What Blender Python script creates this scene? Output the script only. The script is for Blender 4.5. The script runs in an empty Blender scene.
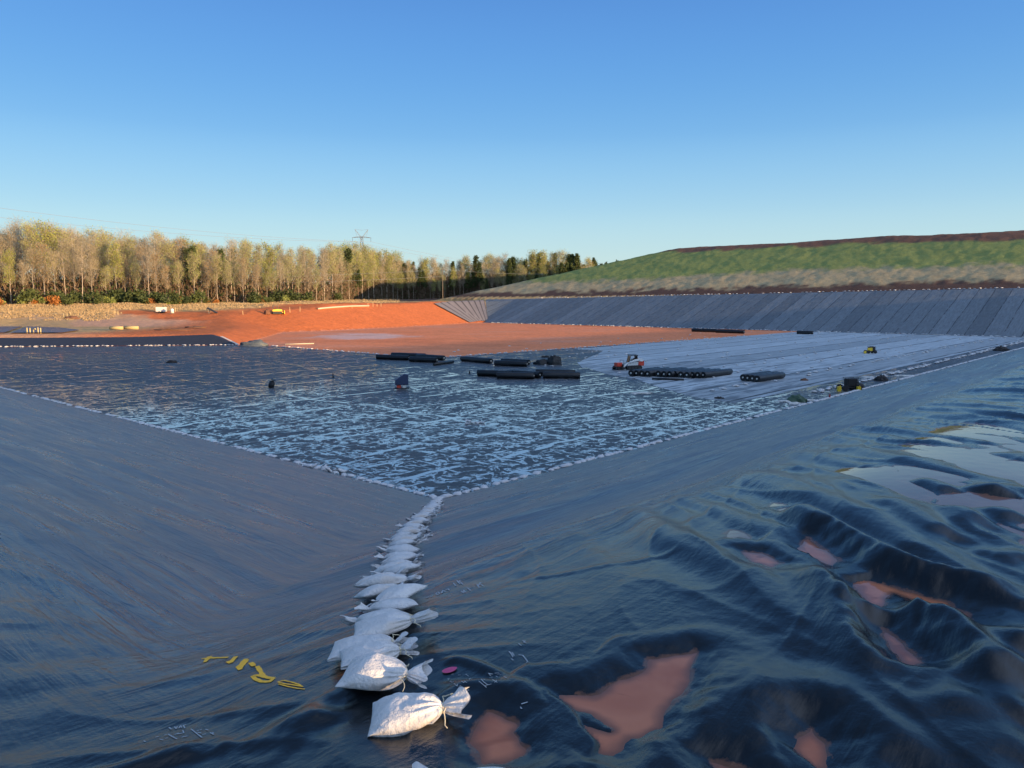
import bpy, math, random
import numpy as np
from mathutils import Vector, Matrix

random.seed(7)
S = bpy.context.scene
COL = S.collection
R = math.radians

# ------------------------------------------------------------------ camera
EYE = 10.0
PITCH = math.atan(84 / 768.0)
cam_d = bpy.data.cameras.new('camera'); cam = bpy.data.objects.new('camera', cam_d); COL.objects.link(cam)
cam.location = (0, 0, EYE); cam.rotation_euler = (math.pi / 2 - PITCH, 0, 0)
cam_d.sensor_width = 36; cam_d.lens = 27; cam_d.clip_start = 0.05; cam_d.clip_end = 9000
S.camera = cam
CT, ST = math.cos(PITCH), math.sin(PITCH)

def ray(px, py):
    dx = (px - 512) / 768.0; dy = -(py - 384) / 768.0
    return np.array([dx, CT + dy * ST, -ST + dy * CT])
def G(px, py, z=0.0):                       # photo pixel -> point on the level z
    d = ray(px, py); t = (z - EYE) / d[2]
    return np.array([d[0] * t, d[1] * t, z])
def AT(px, py, D):                          # photo pixel -> point at distance D north of the camera
    d = ray(px, py); t = D / d[1]
    return np.array([d[0] * t, D, EYE + d[2] * t])

# ------------------------------------------------------------------ cell frame: x' along v (right berm), y' along u (left berm)
C0 = G(440, 500)[:2]
u = G(0, 388)[:2] - C0; u /= np.linalg.norm(u)
v = G(1024, 348)[:2] - C0; v /= np.linalg.norm(v)
w_ = np.array([u[1], -u[0]]); v = v + w_; v /= np.linalg.norm(v); u = np.array([-v[1], v[0]])
def ab(x, y):
    return (x - C0[0]) * v[0] + (y - C0[1]) * v[1], (x - C0[0]) * u[0] + (y - C0[1]) * u[1]
def xy(a, b):
    return C0[0] + a * v[0] + b * u[0], C0[1] + a * v[1] + b * u[1]
CELL = Matrix.Translation((C0[0], C0[1], 0)) @ Matrix.Rotation(math.atan2(v[1], v[0]), 4, 'Z')
LA = 222.0      # length along v
LB = 211.0      # length along u

# ------------------------------------------------------------------ noise
def _h(ix, iy, s):
    n = (ix.astype(np.int64) * 374761393 + iy.astype(np.int64) * 668265263 + s * 974634777) & 0xffffffff
    n = ((n ^ (n >> 13)) * 1274126177) & 0xffffffff
    n = (n ^ (n >> 16)) & 0xffffff
    return n / float(0xffffff)
def noise(x, y, s=0):                       # gradient noise about -1..1
    x = np.asarray(x, float); y = np.asarray(y, float)
    xi = np.floor(x); yi = np.floor(y); fx = x - xi; fy = y - yi
    ux = fx * fx * fx * (fx * (fx * 6 - 15) + 10); uy = fy * fy * fy * (fy * (fy * 6 - 15) + 10)
    def g(i, j):
        a = _h(xi + i, yi + j, s) * 2 * np.pi
        return np.cos(a) * (fx - i) + np.sin(a) * (fy - j)
    a = g(0, 0); b = g(1, 0); c = g(0, 1); d = g(1, 1)
    return 1.5 * ((a * (1 - ux) + b * ux) * (1 - uy) + (c * (1 - ux) + d * ux) * uy)
def fbm(x, y, s=0, o=3):
    r = 0; k = 1.0; f = 1.0
    for i in range(o):
        r = r + k * noise(x * f, y * f, s + i * 17); k *= .5; f *= 2.03
    return r
def sst(a, b, x):
    t = np.clip((x - a) / (b - a), 0, 1); return t * t * (3 - 2 * t)
def smin(a, b, k):
    h = np.clip(.5 + .5 * (b - a) / k, 0, 1); return b * (1 - h) + a * h - k * h * (1 - h)
def smax(a, b, k): return -smin(-a, -b, k)
def sdpoly(x, y, P):                        # signed distance, positive outside
    P = np.asarray(P, float); n = len(P)
    d = np.full(x.shape, 1e18); ins = np.zeros(x.shape, bool)
    for i in range(n):
        ax, ay = P[i]; bx, by = P[(i + 1) % n]
        ex, ey = bx - ax, by - ay; wx, wy = x - ax, y - ay
        t = np.clip((wx * ex + wy * ey) / (ex * ex + ey * ey), 0, 1)
        d = np.minimum(d, (wx - ex * t) ** 2 + (wy - ey * t) ** 2)
        c = (ay > y) != (by > y)
        with np.errstate(divide='ignore', invalid='ignore'):
            xi = ex * (y - ay) / (ey if ey != 0 else 1e-9) + ax
        ins ^= c & (x < xi)
    d = np.sqrt(d); return np.where(ins, -d, d)
def sdline(x, y, P):                        # distance to an open polyline and the parameter 0..1 along it
    P = np.asarray(P, float); d = np.full(x.shape, 1e18); tt = np.zeros(x.shape)
    seg = np.linalg.norm(np.diff(P, axis=0), axis=1); L = seg.sum(); acc = 0
    for i in range(len(P) - 1):
        ax, ay = P[i]; ex, ey = P[i + 1] - P[i]; wx, wy = x - ax, y - ay
        t = np.clip((wx * ex + wy * ey) / (ex * ex + ey * ey), 0, 1)
        q = (wx - ex * t) ** 2 + (wy - ey * t) ** 2; m = q < d
        d = np.where(m, q, d); tt = np.where(m, (acc + t * seg[i]) / L, tt); acc += seg[i]
    return np.sqrt(d), tt

# ------------------------------------------------------------------ tagging and mesh helpers
def tag(o, label=None, cat=None, group=None, kind=None):
    if label: o['label'] = label
    if cat: o['category'] = cat
    if group: o['group'] = group
    if kind: o['kind'] = kind
    return o
def empty(name, loc=(0, 0, 0), rz=0.0):
    o = bpy.data.objects.new(name, None); COL.objects.link(o)
    o.empty_display_size = .2; o.location = [float(c) for c in loc]; o.rotation_euler = (0, 0, rz); return o
def link(name, me, parent=None):
    o = bpy.data.objects.new(name, me); COL.objects.link(o)
    if parent is not None: o.parent = parent
    return o
def np_mesh(name, V, F, mat, smooth=True, attrs=None):
    V = np.asarray(V, np.float32); F = np.asarray(F, np.int32); k = F.shape[1]
    me = bpy.data.meshes.new(name)
    me.vertices.add(len(V)); me.vertices.foreach_set('co', V.ravel())
    me.loops.add(F.size); me.loops.foreach_set('vertex_index', F.ravel())
    me.polygons.add(len(F))
    me.polygons.foreach_set('loop_start', np.arange(0, F.size, k, dtype=np.int32))
    me.polygons.foreach_set('loop_total', np.full(len(F), k, np.int32))
    me.polygons.foreach_set('use_smooth', np.full(len(F), smooth, bool))
    for an, (typ, arr) in (attrs or {}).items():
        at = me.attributes.new(an, typ, 'POINT')
        if typ == 'FLOAT': at.data.foreach_set('value', np.asarray(arr, np.float32).ravel())
        else: at.data.foreach_set('color', np.asarray(arr, np.float32).ravel())
    me.update(); me.validate()
    if mat: me.materials.append(mat)
    return me
def grid_faces(nr, nc, wrap=False):
    i = np.arange(nr - 1)[:, None]; j = np.arange(nc - 1 if not wrap else nc)[None, :]
    j2 = (j + 1) % nc
    return np.stack([i * nc + j, i * nc + j2, (i + 1) * nc + j2, (i + 1) * nc + j], -1).reshape(-1, 4)
class MB:
    def __init__(s): s.v = []; s.f = []
    def add(s, vs, fs):
        n = len(s.v); s.v += [tuple(map(float, p)) for p in vs]; s.f += [tuple(i + n for i in f) for f in fs]; return s
    def box(s, c, d, rz=0, ry=0, rx=0, taper=1.0):
        M = Matrix.Translation(c) @ Matrix.Rotation(rz, 4, 'Z') @ Matrix.Rotation(ry, 4, 'Y') @ Matrix.Rotation(rx, 4, 'X')
        vs = []
        for z in (-.5, .5):
            k = taper if z > 0 else 1
            for x, y in ((-.5, -.5), (.5, -.5), (.5, .5), (-.5, .5)): vs.append(M @ Vector((x * d[0] * k, y * d[1] * k, z * d[2])))
        return s.add(vs, [(3, 2, 1, 0), (4, 5, 6, 7), (0, 1, 5, 4), (1, 2, 6, 5), (2, 3, 7, 6), (3, 0, 4, 7)])
    def prism(s, poly, y0, y1):             # outline in x,z pulled along y
        n = len(poly); vs = [(p[0], y0, p[1]) for p in poly] + [(p[0], y1, p[1]) for p in poly]
        fs = [tuple(range(n)), tuple(range(2 * n - 1, n - 1, -1))] + [(i, i + n, (i + 1) % n + n, (i + 1) % n) for i in range(n)]
        return s.add(vs, fs)
    def tube(s, pts, rad, n=6, cap=True):
        pts = [Vector(p) for p in pts]; rad = rad if hasattr(rad, '__len__') else [rad] * len(pts); vs = []; fs = []
        for i, p in enumerate(pts):
            t = (pts[min(i + 1, len(pts) - 1)] - pts[max(i - 1, 0)])
            t = t.normalized() if t.length > 1e-9 else Vector((0, 0, 1))
            a = t.cross(Vector((0, 0, 1)) if abs(t.z) < .9 else Vector((1, 0, 0))).normalized(); b = t.cross(a)
            for k in range(n):
                q = 2 * math.pi * k / n; vs.append(p + (a * math.cos(q) + b * math.sin(q)) * rad[i])
        for i in range(len(pts) - 1):
            for k in range(n): fs.append((i * n + k, i * n + (k + 1) % n, (i + 1) * n + (k + 1) % n, (i + 1) * n + k))
        if cap: fs += [tuple(range(n - 1, -1, -1)), tuple(range((len(pts) - 1) * n, len(pts) * n))]
        return s.add(vs, fs)
    def mesh(s, name, mat, smooth=False):
        me = bpy.data.meshes.new(name); me.from_pydata(s.v, [], s.f); me.update()
        if smooth: me.polygons.foreach_set('use_smooth', [True] * len(me.polygons))
        if mat: me.materials.append(mat)
        return me
    def build(s, name, mat, parent=None, smooth=False, bevel=0):
        o = link(name, s.mesh(name, mat, smooth), parent)
        if bevel:
            m = o.modifiers.new('bevel', 'BEVEL'); m.width = bevel; m.segments = 2; m.limit_method = 'ANGLE'
        return o

# ------------------------------------------------------------------ materials
class NT:
    def __init__(s, name):
        s.m = bpy.data.materials.new(name); s.m.use_nodes = True; s.t = s.m.node_tree; s.t.nodes.clear()
        s.out = s.n('ShaderNodeOutputMaterial'); s.b = s.n('ShaderNodeBsdfPrincipled'); s.l(s.b.outputs[0], s.out.inputs[0])
    def n(s, typ, **k):
        x = s.t.nodes.new(typ)
        for a, b in k.items(): setattr(x, a, b)
        return x
    def l(s, a, b): s.t.links.new(a, b)
    def put(s, sock, val):
        if isinstance(val, bpy.types.NodeSocket): s.l(val, sock)
        elif hasattr(val, '__len__') and len(val) == 3 and sock.type == 'RGBA': sock.default_value = (*val, 1)
        else: sock.default_value = val
    def set(s, **k):
        for a, b in k.items(): s.put(s.b.inputs[a.replace('_', ' ')], b)
        return s
    def coord(s, out='Object', scale=(1, 1, 1), rot=(0, 0, 0), loc=(0, 0, 0)):
        if not hasattr(s, 'tc'): s.tc = s.n('ShaderNodeTexCoord')
        m = s.n('ShaderNodeMapping'); s.l(s.tc.outputs[out], m.inputs[0])
        m.inputs['Scale'].default_value = scale; m.inputs['Rotation'].default_value = rot; m.inputs['Location'].default_value = loc
        return m.outputs[0]
    def noise(s, vec, scale=1, detail=3, rough=.55, dist=0):
        x = s.n('ShaderNodeTexNoise'); s.l(vec, x.inputs['Vector'])
        x.inputs['Scale'].default_value = scale; x.inputs['Detail'].default_value = detail; x.inputs['Roughness'].default_value = rough; x.inputs['Distortion'].default_value = dist
        return x.outputs[0]
    def math(s, op, a, b=0.0, c=0.0):
        x = s.n('ShaderNodeMath', operation=op)
        s.put(x.inputs[0], a); s.put(x.inputs[1], b); s.put(x.inputs[2], c); return x.outputs[0]
    def ramp(s, val, a, b, lo=0.0, hi=1.0):
        x = s.n('ShaderNodeMapRange', interpolation_type='SMOOTHSTEP'); s.put(x.inputs[0], val)
        for i, q in enumerate((a, b, lo, hi)): s.put(x.inputs[i + 1], q)
        return x.outputs[0]
    def mix(s, f, a, b):
        x = s.n('ShaderNodeMix', data_type='RGBA'); s.put(x.inputs['Factor'], f)
        s.put(x.inputs[6], a); s.put(x.inputs[7], b); return x.outputs[2]
    def mul(s, a, b):
        x = s.n('ShaderNodeMix', data_type='RGBA', blend_type='MULTIPLY'); x.inputs['Factor'].default_value = 1
        s.put(x.inputs[6], a); s.put(x.inputs[7], b); return x.outputs[2]
    def bump(s, h, dist=.02, strength=1.0, normal=None):
        x = s.n('ShaderNodeBump'); s.put(x.inputs['Height'], h); x.inputs['Distance'].default_value = dist; s.put(x.inputs['Strength'], strength)
        if normal: s.l(normal, x.inputs['Normal'])
        return x.outputs[0]
    def attr(s, name):
        x = s.n('ShaderNodeAttribute'); x.attribute_name = name; return x
    def sep(s, vec):
        x = s.n('ShaderNodeSeparateXYZ'); s.l(vec, x.inputs[0]); return x.outputs
    def line(s, c, period, width, soft=.5):  # 1 on thin lines every `period` of coordinate c
        f = s.math('PINGPONG', c, period / 2)
        return s.ramp(f, width * soft, width, 1, 0)

def simple(name, col, rough=.6, metal=0.0, var=.25, scale=4.0, bump=0.0):
    t = NT(name); p = t.coord(); n = t.noise(p, scale, 4)
    c = t.mul(col, t.mix(n, (1 - var,) * 3, (1 + var,) * 3))
    t.set(Base_Color=c, Roughness=t.ramp(n, .3, .7, max(0, rough - .08), min(1, rough + .08)), Metallic=metal)
    if bump: t.set(Normal=t.bump(n, bump))
    return t.m

# ------------------------------------------------------------------ light: low sun from behind right
SUN_EL = R(3.9); SUN_AZ = math.atan2(0.808, -0.589)          # compass angle from +Y towards +X
S.world = bpy.data.worlds.new('World'); S.world.use_nodes = True
wn = S.world.node_tree; wn.nodes.clear()
wo = wn.nodes.new('ShaderNodeOutputWorld'); bg = wn.nodes.new('ShaderNodeBackground'); sky = wn.nodes.new('ShaderNodeTexSky')
sky.sky_type = 'NISHITA'; sky.sun_disc = False; sky.sun_elevation = SUN_EL; sky.sun_rotation = SUN_AZ
sky.altitude = 200; sky.air_density = 1.0; sky.dust_density = 0.3; sky.ozone_density = 3.0
bg.inputs[1].default_value = 0.10
# clear-day gradient of the sky opposite a low sun, mixed with the Nishita sky
EXPO = 1.8
gtc = wn.nodes.new('ShaderNodeTexCoord'); gsx = wn.nodes.new('ShaderNodeSeparateXYZ'); wn.links.new(gtc.outputs['Generated'], gsx.inputs[0])
gr = wn.nodes.new('ShaderNodeValToRGB'); gr.color_ramp.interpolation = 'CARDINAL'
stops = [(0.0, (.70, .84, .80)), (.035, (.62, .81, .83)), (.11, (.43, .70, .88)), (.20, (.21, .49, .86)), (.36, (.095, .285, .72)), (.70, (.090, .20, .45)), (1.0, (.075, .155, .35))]
els = gr.color_ramp.elements; els[1].position = 1.0; els[0].position = 0.0
for p_, c_ in stops[1:-1]: els.new(p_)
for i_, (p_, c_) in enumerate(stops): els[i_].color = (*c_, 1)
wn.links.new(gsx.outputs[2], gr.inputs[0])
gm = wn.nodes.new('ShaderNodeMix'); gm.data_type = 'RGBA'; gm.inputs['Factor'].default_value = .85
gsc = wn.nodes.new('ShaderNodeVectorMath'); gsc.operation = 'SCALE'; gsc.inputs['Scale'].default_value = 1 / (2 ** EXPO) / .10
wn.links.new(sky.outputs[0], gm.inputs[6])
# the sky brightens and pales towards the low sun, behind the camera
gdt = wn.nodes.new('ShaderNodeVectorMath'); gdt.operation = 'DOT_PRODUCT'; wn.links.new(gtc.outputs['Generated'], gdt.inputs[0])
gdt.inputs[1].default_value = (math.sin(SUN_AZ) * .75, math.cos(SUN_AZ) * .75, .66)
gmr = wn.nodes.new('ShaderNodeMapRange'); gmr.interpolation_type = 'SMOOTHSTEP'; wn.links.new(gdt.outputs['Value'], gmr.inputs[0]); gmr.inputs[1].default_value = 0.33; gmr.inputs[2].default_value = 1.0
gad = wn.nodes.new('ShaderNodeVectorMath'); gad.operation = 'SCALE'; gad.inputs[0].default_value = (.88, .98, 1.15); wn.links.new(gmr.outputs[0], gad.inputs['Scale'])
gsu = wn.nodes.new('ShaderNodeVectorMath'); gsu.operation = 'ADD'; wn.links.new(gr.outputs[0], gsu.inputs[0]); wn.links.new(gad.outputs[0], gsu.inputs[1])
wn.links.new(gsu.outputs[0], gsc.inputs[0]); wn.links.new(gsc.outputs[0], gm.inputs[7])
wn.links.new(gm.outputs[2], bg.inputs[0]); wn.links.new(bg.outputs[0], wo.inputs[0])
sl = bpy.data.lights.new('sun', 'SUN'); sun = bpy.data.objects.new('sun', sl); COL.objects.link(sun)
sl.energy = 2.9; sl.angle = R(.5); sl.color = (1.0, .66, .34)
sd_ = Vector((math.sin(SUN_AZ) * math.cos(SUN_EL), math.cos(SUN_AZ) * math.cos(SUN_EL), math.sin(SUN_EL)))
sun.rotation_euler = (-sd_).to_track_quat('-Z', 'Y').to_euler()
S.view_settings.view_transform = 'Standard'; S.view_settings.look = 'None'; S.view_settings.gamma = 1
S.view_settings.exposure = EXPO; S.view_settings.use_curve_mapping = False
S.render.engine = 'CYCLES'; S.cycles.max_bounces = 6; S.cycles.diffuse_bounces = 3; S.cycles.glossy_bounces = 3
S.cycles.transparent_max_bounces = 8; S.cycles.use_denoising = True; S.cycles.caustics_reflective = False; S.cycles.caustics_refractive = False

# ------------------------------------------------------------------ ground height outside the cell
A2 = G(0, 347)[:2]; B2 = G(237, 345)[:2]                   # toe of the dark bank across the left end
FC = np.array(xy(LA, LB)); BK1 = G(470, 323)[:2]; BK2 = G(400, 327)[:2]; BK3 = G(330, 330.5)[:2]; BK4 = G(283, 332)[:2]
PIT = [C0, xy(LA, 0), FC, BK1, BK2, BK3, BK4, B2, A2, G(-160, 349)[:2], xy(0, 150)]
A_TOP = LA + 46.0
def wall_top(b): return 14.0 - 3.4 * np.clip(b, -60, LB + 20) / LB
def land(x, y):
    a, b = ab(x, y)
    L = np.interp(y + .10 * np.abs(x + 60), [150, 168, 176, 184, 226, 240, 264, 292, 420, 700], [1.9, 2.3, 2.45, 2.2, 2.3, 3.4, 5.9, 8.2, 9.2, 11])
    return L + .35 * fbm(x / 23, y / 23, 3) * sst(190, 260, y) + (.22 * fbm(x / 6, y / 5, 4) + .9 * np.maximum(noise(x / 26, y / 11, 5), 0)) * sst(228, 250, y) + .08 * fbm(x / 3, y / 3, 6)
def ground_z(x, y, rough=True):
    x = np.asarray(x, float); y = np.asarray(y, float)
    a, b = ab(x, y); sd = sdpoly(x, y, PIT)
    L = land(x, y)
    right = sst(LA - 30, LA + 5, a) * sst(LB + 40, LB + 12, b)
    top = L * (1 - right) + wall_top(b) * right
    slope = 1 / 3.0 - .10 * sst(-58, -90, x) * sst(300, 250, y)
    z = smin(top, -.05 + np.maximum(sd, 0) * slope, .5)
    z = np.where(sd <= 0, -.05, z) - .45 * right * sst(.3, 2.5, sd) * (a > LA) * sst(3.2 * wall_top(b) + 1.5, 3.0 * wall_top(b) - 1.0, a - LA)
    # landfill hill behind the far wall
    up = wall_top(b) + (a - (LA + 2) - 3 * wall_top(b)) / 4.0
    cap = 39.8 + np.clip(.055 * (a - LA - 150), 0, 7) + .9 * fbm(a / 40, b / 40, 8) + 5.0 * sst(60, -60, b) * sst(A_TOP + 95, A_TOP + 135, a)  # hidden back of the hill raised to throw more shade on the wood
    sh = 39.6 - (b - 206) / 2.6 + np.clip(.055 * (a - LA - 150), 0, 7)
    H = smin(smin(up, cap, 1.5), sh, 2.5)
    if rough:
        H = H + (.24 * fbm(a / 14, b / 20, 11, 4) + .13 * fbm(a / 3.2, b / 4.5, 12, 4)) * sst(0, 6, a - A_TOP)
    hill = (a > LA + 2 + 3 * wall_top(b))
    z = np.where(hill, np.maximum(z, H), z)
    # berms on our side: kept below the liner
    near = (a < 3) | (b < 3)
    berm = np.minimum(np.maximum(-a, -b) / 3.0, 8.25) - .75 * sst(0, 4, np.maximum(-a, -b)) - .06
    berm = np.where(berm > 7.35, 7.4, berm)
    z = np.where(near & (a < LA - 2) & (b < 190), berm, z)
    wr = sst(-31.5, -34.5, b) * sst(-60, -50, b) * (a < LA + 40)            # unseen soil ridge added to shade the crest, dipped to sunlight the near bags
    z = np.where((b < -31) & (a < LA + 40), 8.1 + (.77 + .10 * fbm(a / 2.2, b / 3, 15) + .09 * fbm(a / .7, b / 1.2, 16) + .42 * sst(-22.5, -21.7, a) + .42 * sst(-24.9, -25.7, a)) * wr, z)
    far = sst(500, 900, np.hypot(x, y))
    return z * (1 - far) + (z * .4 + 5) * far

def build_ground():
    r = np.concatenate([np.exp(np.linspace(math.log(3.5), math.log(700), 700)), np.exp(np.linspace(math.log(712), math.log(6000), 40))])
    th = np.concatenate([np.arange(-180, -46, 2.0), np.arange(-46, 46, .115), np.arange(46, 180, 2.0)]) * math.pi / 180
    rr, tt = np.meshgrid(r, th, indexing='ij'); x = rr * np.sin(tt); y = rr * np.cos(tt)
    z = ground_z(x, y); a, b = ab(x, y); sd = sdpoly(x, y, PIT)
    colr = np.zeros(x.shape + (4,)); colr[..., 3] = 1
    def paint(m, c):
        m = np.clip(m, 0, 1)[..., None]; colr[..., :3] = colr[..., :3] * (1 - m) + np.array(c) * m
    n1 = fbm(x / 14, y / 14, 21); n2 = fbm(x / 4, y / 6, 22); n3 = fbm(x / 40, y / 18, 23)
    colr[..., :3] = (.62, .38, .15)                                     # dry grass
    paint(sst(.1, .7, n1) * .6, (.25, .17, .08)); paint(sst(.0, .6, n2) * .35, (.40, .26, .12))
    # pixel-measured soil areas on the cleared land
    def area(pts, zz, c, soft=4, k=1.0, nz=2.5):
        P = [G(p, q, zz)[:2] if zz is not None else AT(p, q, 250)[:2] for p, q in pts]
        paint(sst(soft, -soft, sdpoly(x, y, P) + n2 * nz) * k, c)
    red = (.55, .150, .045)
    dx = (x / np.maximum(y, 1))
    def wedge(x0, x1, y0, y1, c, soft=2.5, k=1.0):                       # patch between two bearings and two distances
        f = lambda px: (px - 512) / 768.0
        P = [(f(x0) * y0, y0), (f(x1) * y0, y0), (f(x1) * y1, y1), (f(x0) * y1, y1)]
        paint(sst(soft, -soft, sdpoly(x, y, P) + n2 * 2) * k, c)
    wedge(-80, 205, 190, 224, (.52, .34, .16)); wedge(20, 190, 214, 240, (.44, .29, .14))
    wedge(120, 330, 226, 262, red); wedge(75, 215, 222, 240, (.55, .31, .19)); wedge(-60, 260, 166, 186, (.56, .29, .15))
    wedge(-60, 150, 238, 247, (.52, .33, .19), 2, .7)
    paint(sst(46, 34, sd) * sst(-108, -86, x) * sst(150, 190, y) * (a < LA + 4), red)
    paint(sst(40, 30, sd) * sst(-110, -66, x + n2 * 3) * sst(168, 176, y) * sst(265, 230, y), red)
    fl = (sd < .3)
    paint(fl * 1.0, (.78, .25, .105)); paint(fl * sst(.1, .8, n3) * .5, (.68, .31, .20)); paint(fl * sst(5, -3, sdpoly(x, y, [G(p_, q_)[:2] for p_, q_ in ((318, 337), (345, 333.5), (385, 333.5), (408, 336), (385, 338.5), (345, 339))]) + 3 * n2), (.70, .42, .34)); paint(fl * sst(.25, .8, -n3 + n2 * .3) * .45, (.58, .17, .07))  # clay floor tones; the pale outlined patch is wet sheen painted into the colour
    # hill bands by height
    hh = (a > A_TOP - 8) & (z > 9.5); q = z + n2 * 1.0 + n1 * 1.2
    paint(hh * 1.0, (.10, .050, .032))
    paint(hh * sst(16.0, 17.6, q + (wall_top(0) - wall_top(b)) * .8), (.42, .32, .17)); paint(hh * sst(.0, .8, n2) * sst(15, 17, q) * .55, (.28, .21, .11))
    paint(hh * sst(21.5, 24.0, q + 3 * sst(90, 190, b)), (.215, .245, .066)); paint(hh * sst(21, 25, q) * sst(.1, .8, n2 + n1 * .6) * .22, (.32, .33, .10))
    paint(hh * sst(35.6, 37.0, z + n1 * 1.1 - .4 + .9 * n3 + 2.4 * sst(130, 20, b)), (.155, .075, .045))
    far = (np.hypot(x, y) > 430) & ~hh; paint(far * 1.0, (.10, .09, .04))
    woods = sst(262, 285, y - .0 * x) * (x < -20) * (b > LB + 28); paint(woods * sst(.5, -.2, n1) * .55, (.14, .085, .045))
    t = NT('soil'); c = t.attr('col').outputs[0]; p = t.coord()
    n = t.noise(p, .9, 6, .65); nb = t.noise(p, .16, 4)
    c = t.mul(c, t.mix(n, (.55,) * 3, (1.45,) * 3)); c = t.mul(c, t.mix(nb, (.8,) * 3, (1.2,) * 3))
    t.set(Base_Color=c, Roughness=.9, Normal=t.bump(t.math('ADD', t.noise(p, 2.2, 5, .7), t.math('MULTIPLY', t.noise(p, .45, 3), 1.5)), .16))
    t.b.inputs['Specular IOR Level'].default_value = .2
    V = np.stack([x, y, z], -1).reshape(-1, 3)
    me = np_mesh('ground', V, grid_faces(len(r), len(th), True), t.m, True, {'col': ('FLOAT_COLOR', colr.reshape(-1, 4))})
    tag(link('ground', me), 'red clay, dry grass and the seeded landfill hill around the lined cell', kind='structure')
build_ground()

# ------------------------------------------------------------------ liner on our two slopes and the crest
CREST = 8.25
def PW(pts, z=CREST): return [G(512 + X / 2.0, 384 + Y / 2.0, z)[:2] for X, Y in pts]      # traced on the lower right quarter
def PL(pts, z=CREST): return [G(X / 2.0, 384 + Y / 2.0, z)[:2] for X, Y in pts]            # lower left quarter
def PX(pts, z=CREST): return [G(X, Y, z)[:2] for X, Y in pts]
FOLDS = [  # outline, half width, height, level
 (PW([(545, 235), (640, 296), (720, 343), (830, 388), (1050, 436)]), .13, .12),
 (PW([(-30, 350), (150, 336), (300, 319), (430, 303), (520, 312)]), .030, .010),
 (PX([(436, 652), (455, 648), (470, 652), (490, 662), (510, 674), (530, 684), (543, 693), (549, 702), (541, 711), (528, 716)]), .030, .030),
 (PX([(520, 716), (545, 728), (580, 748), (620, 775)]), .035, .035),
 (PW([(870, 590), (950, 650), (1060, 720)]), .15, .11),
 (PW([(440, 318), (560, 335), (640, 352), (700, 372)]), .07, .05),
 (PW([(600, 352), (660, 420), (720, 500), (800, 612)]), .17, .15),
 (PW([(772, 405), (850, 480), (930, 558), (1100, 660)]), .15, .14),
 (PW([(960, 470), (1024, 530), (1100, 590)]), .13, .11),
 (PW([(395, 520), (470, 590), (560, 690), (640, 800)]), .17, .075),
 (PW([(560, 540), (650, 620), (760, 720), (800, 800)]), .14, .07),
 (PW([(860, 640), (960, 720), (1060, 800)]), .13, .075),
 (PW([(395, 560), (370, 620), (300, 700), (330, 790)]), .12, .05),
 (PW([(870, 195), (950, 212), (1060, 226)]), .16, .09), (PW([(790, 182), (850, 205), (900, 226)]), .12, .07),
 (PW([(930, 235), (985, 262), (1050, 285)]), .13, .08), (PW([(860, 240), (915, 275), (960, 296)]), .13, .09),
 (PW([(720, 225), (790, 262), (850, 300), (900, 322)]), .13, .09), (PW([(640, 205), (720, 222), (800, 238)]), .10, .05),
 (PW([(940, 320), (1000, 345), (1060, 365)]), .12, .08), (PW([(960, 130), (1050, 150)]), .18, .08),
 (PW([(-170, 590), (-60, 590), (40, 625), (95, 690)]), .055, .05),
 (PL([(60, 768), (200, 738), (330, 700), (420, 680)]), .05, .05),
 (PL([(-60, 700), (100, 640), (260, 606), (400, 588)]), .30, .10), (PL([(-60, 520), (110, 478), (260, 460), (420, 440)]), .35, .07),
 (PL([(-60, 610), (80, 560), (200, 530), (330, 520)]), .28, .07), (PL([(520, 700), (600, 640), (690, 600)]), .08, .05),
]
POOLS = [  # outline, water level below the crest, bank steepness
 (PW([(92, 600), (160, 607), (200, 585), (262, 560), (275, 535), (368, 523), (352, 588), (303, 640), (308, 672), (238, 688), (205, 728), (160, 716), (100, 700), (74, 668), (72, 646), (92, 640), (150, 668), (195, 672), (180, 655), (90, 618)]), -.045, .45),
 (PW([(-82, 694), (-68, 656), (-48, 636), (-14, 642), (6, 658), (2, 676), (34, 706), (28, 720), (-24, 736), (-56, 736)]), -.050, .5),
 (PW([(668, 362), (720, 378), (790, 398), (870, 420), (915, 445), (920, 465), (870, 450), (800, 412), (760, 400), (740, 432), (710, 420)]), -.055, .5),
 (PW([(745, 475), (790, 510), (825, 540), (790, 545), (760, 515)]), -.05, .5),
 (PW([(560, 325), (590, 296), (625, 318), (655, 338), (640, 350), (600, 335)]), -.05, .4),
 (PW([(570, 690), (600, 668), (630, 700), (635, 745), (590, 765), (570, 735)]), -.05, .5),
 (PW([(460, 322), (500, 326), (540, 345), (520, 352), (480, 342)]), -.05, .4),
 (PW([(400, 735), (450, 745), (500, 775), (470, 790)]), -.05, .5),
]
def smooth_line(P, n=5):
    P = np.asarray(P, float); Q = np.concatenate([[2 * P[0] - P[1]], P, [2 * P[-1] - P[-2]]]); out = []
    for i in range(1, len(Q) - 2):
        for t in np.linspace(0, 1, n, endpoint=False):
            out.append(.5 * (2 * Q[i] + (Q[i + 1] - Q[i - 1]) * t + (2 * Q[i - 1] - 5 * Q[i] + 4 * Q[i + 1] - Q[i + 2]) * t ** 2 + (3 * Q[i] - Q[i - 1] - 3 * Q[i + 1] + Q[i + 2]) * t ** 3))
    return np.array(out + [P[-1]])
def liner_base(x, y):
    a, b = ab(x, y)
    z = smax(-a / 3.0, -b / 3.0, .22 + 0 * a)
    return smin(z, CREST, .55), a, b
FOLDS2 = [(smooth_line(P), w, h) for P, w, h in FOLDS]
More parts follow.
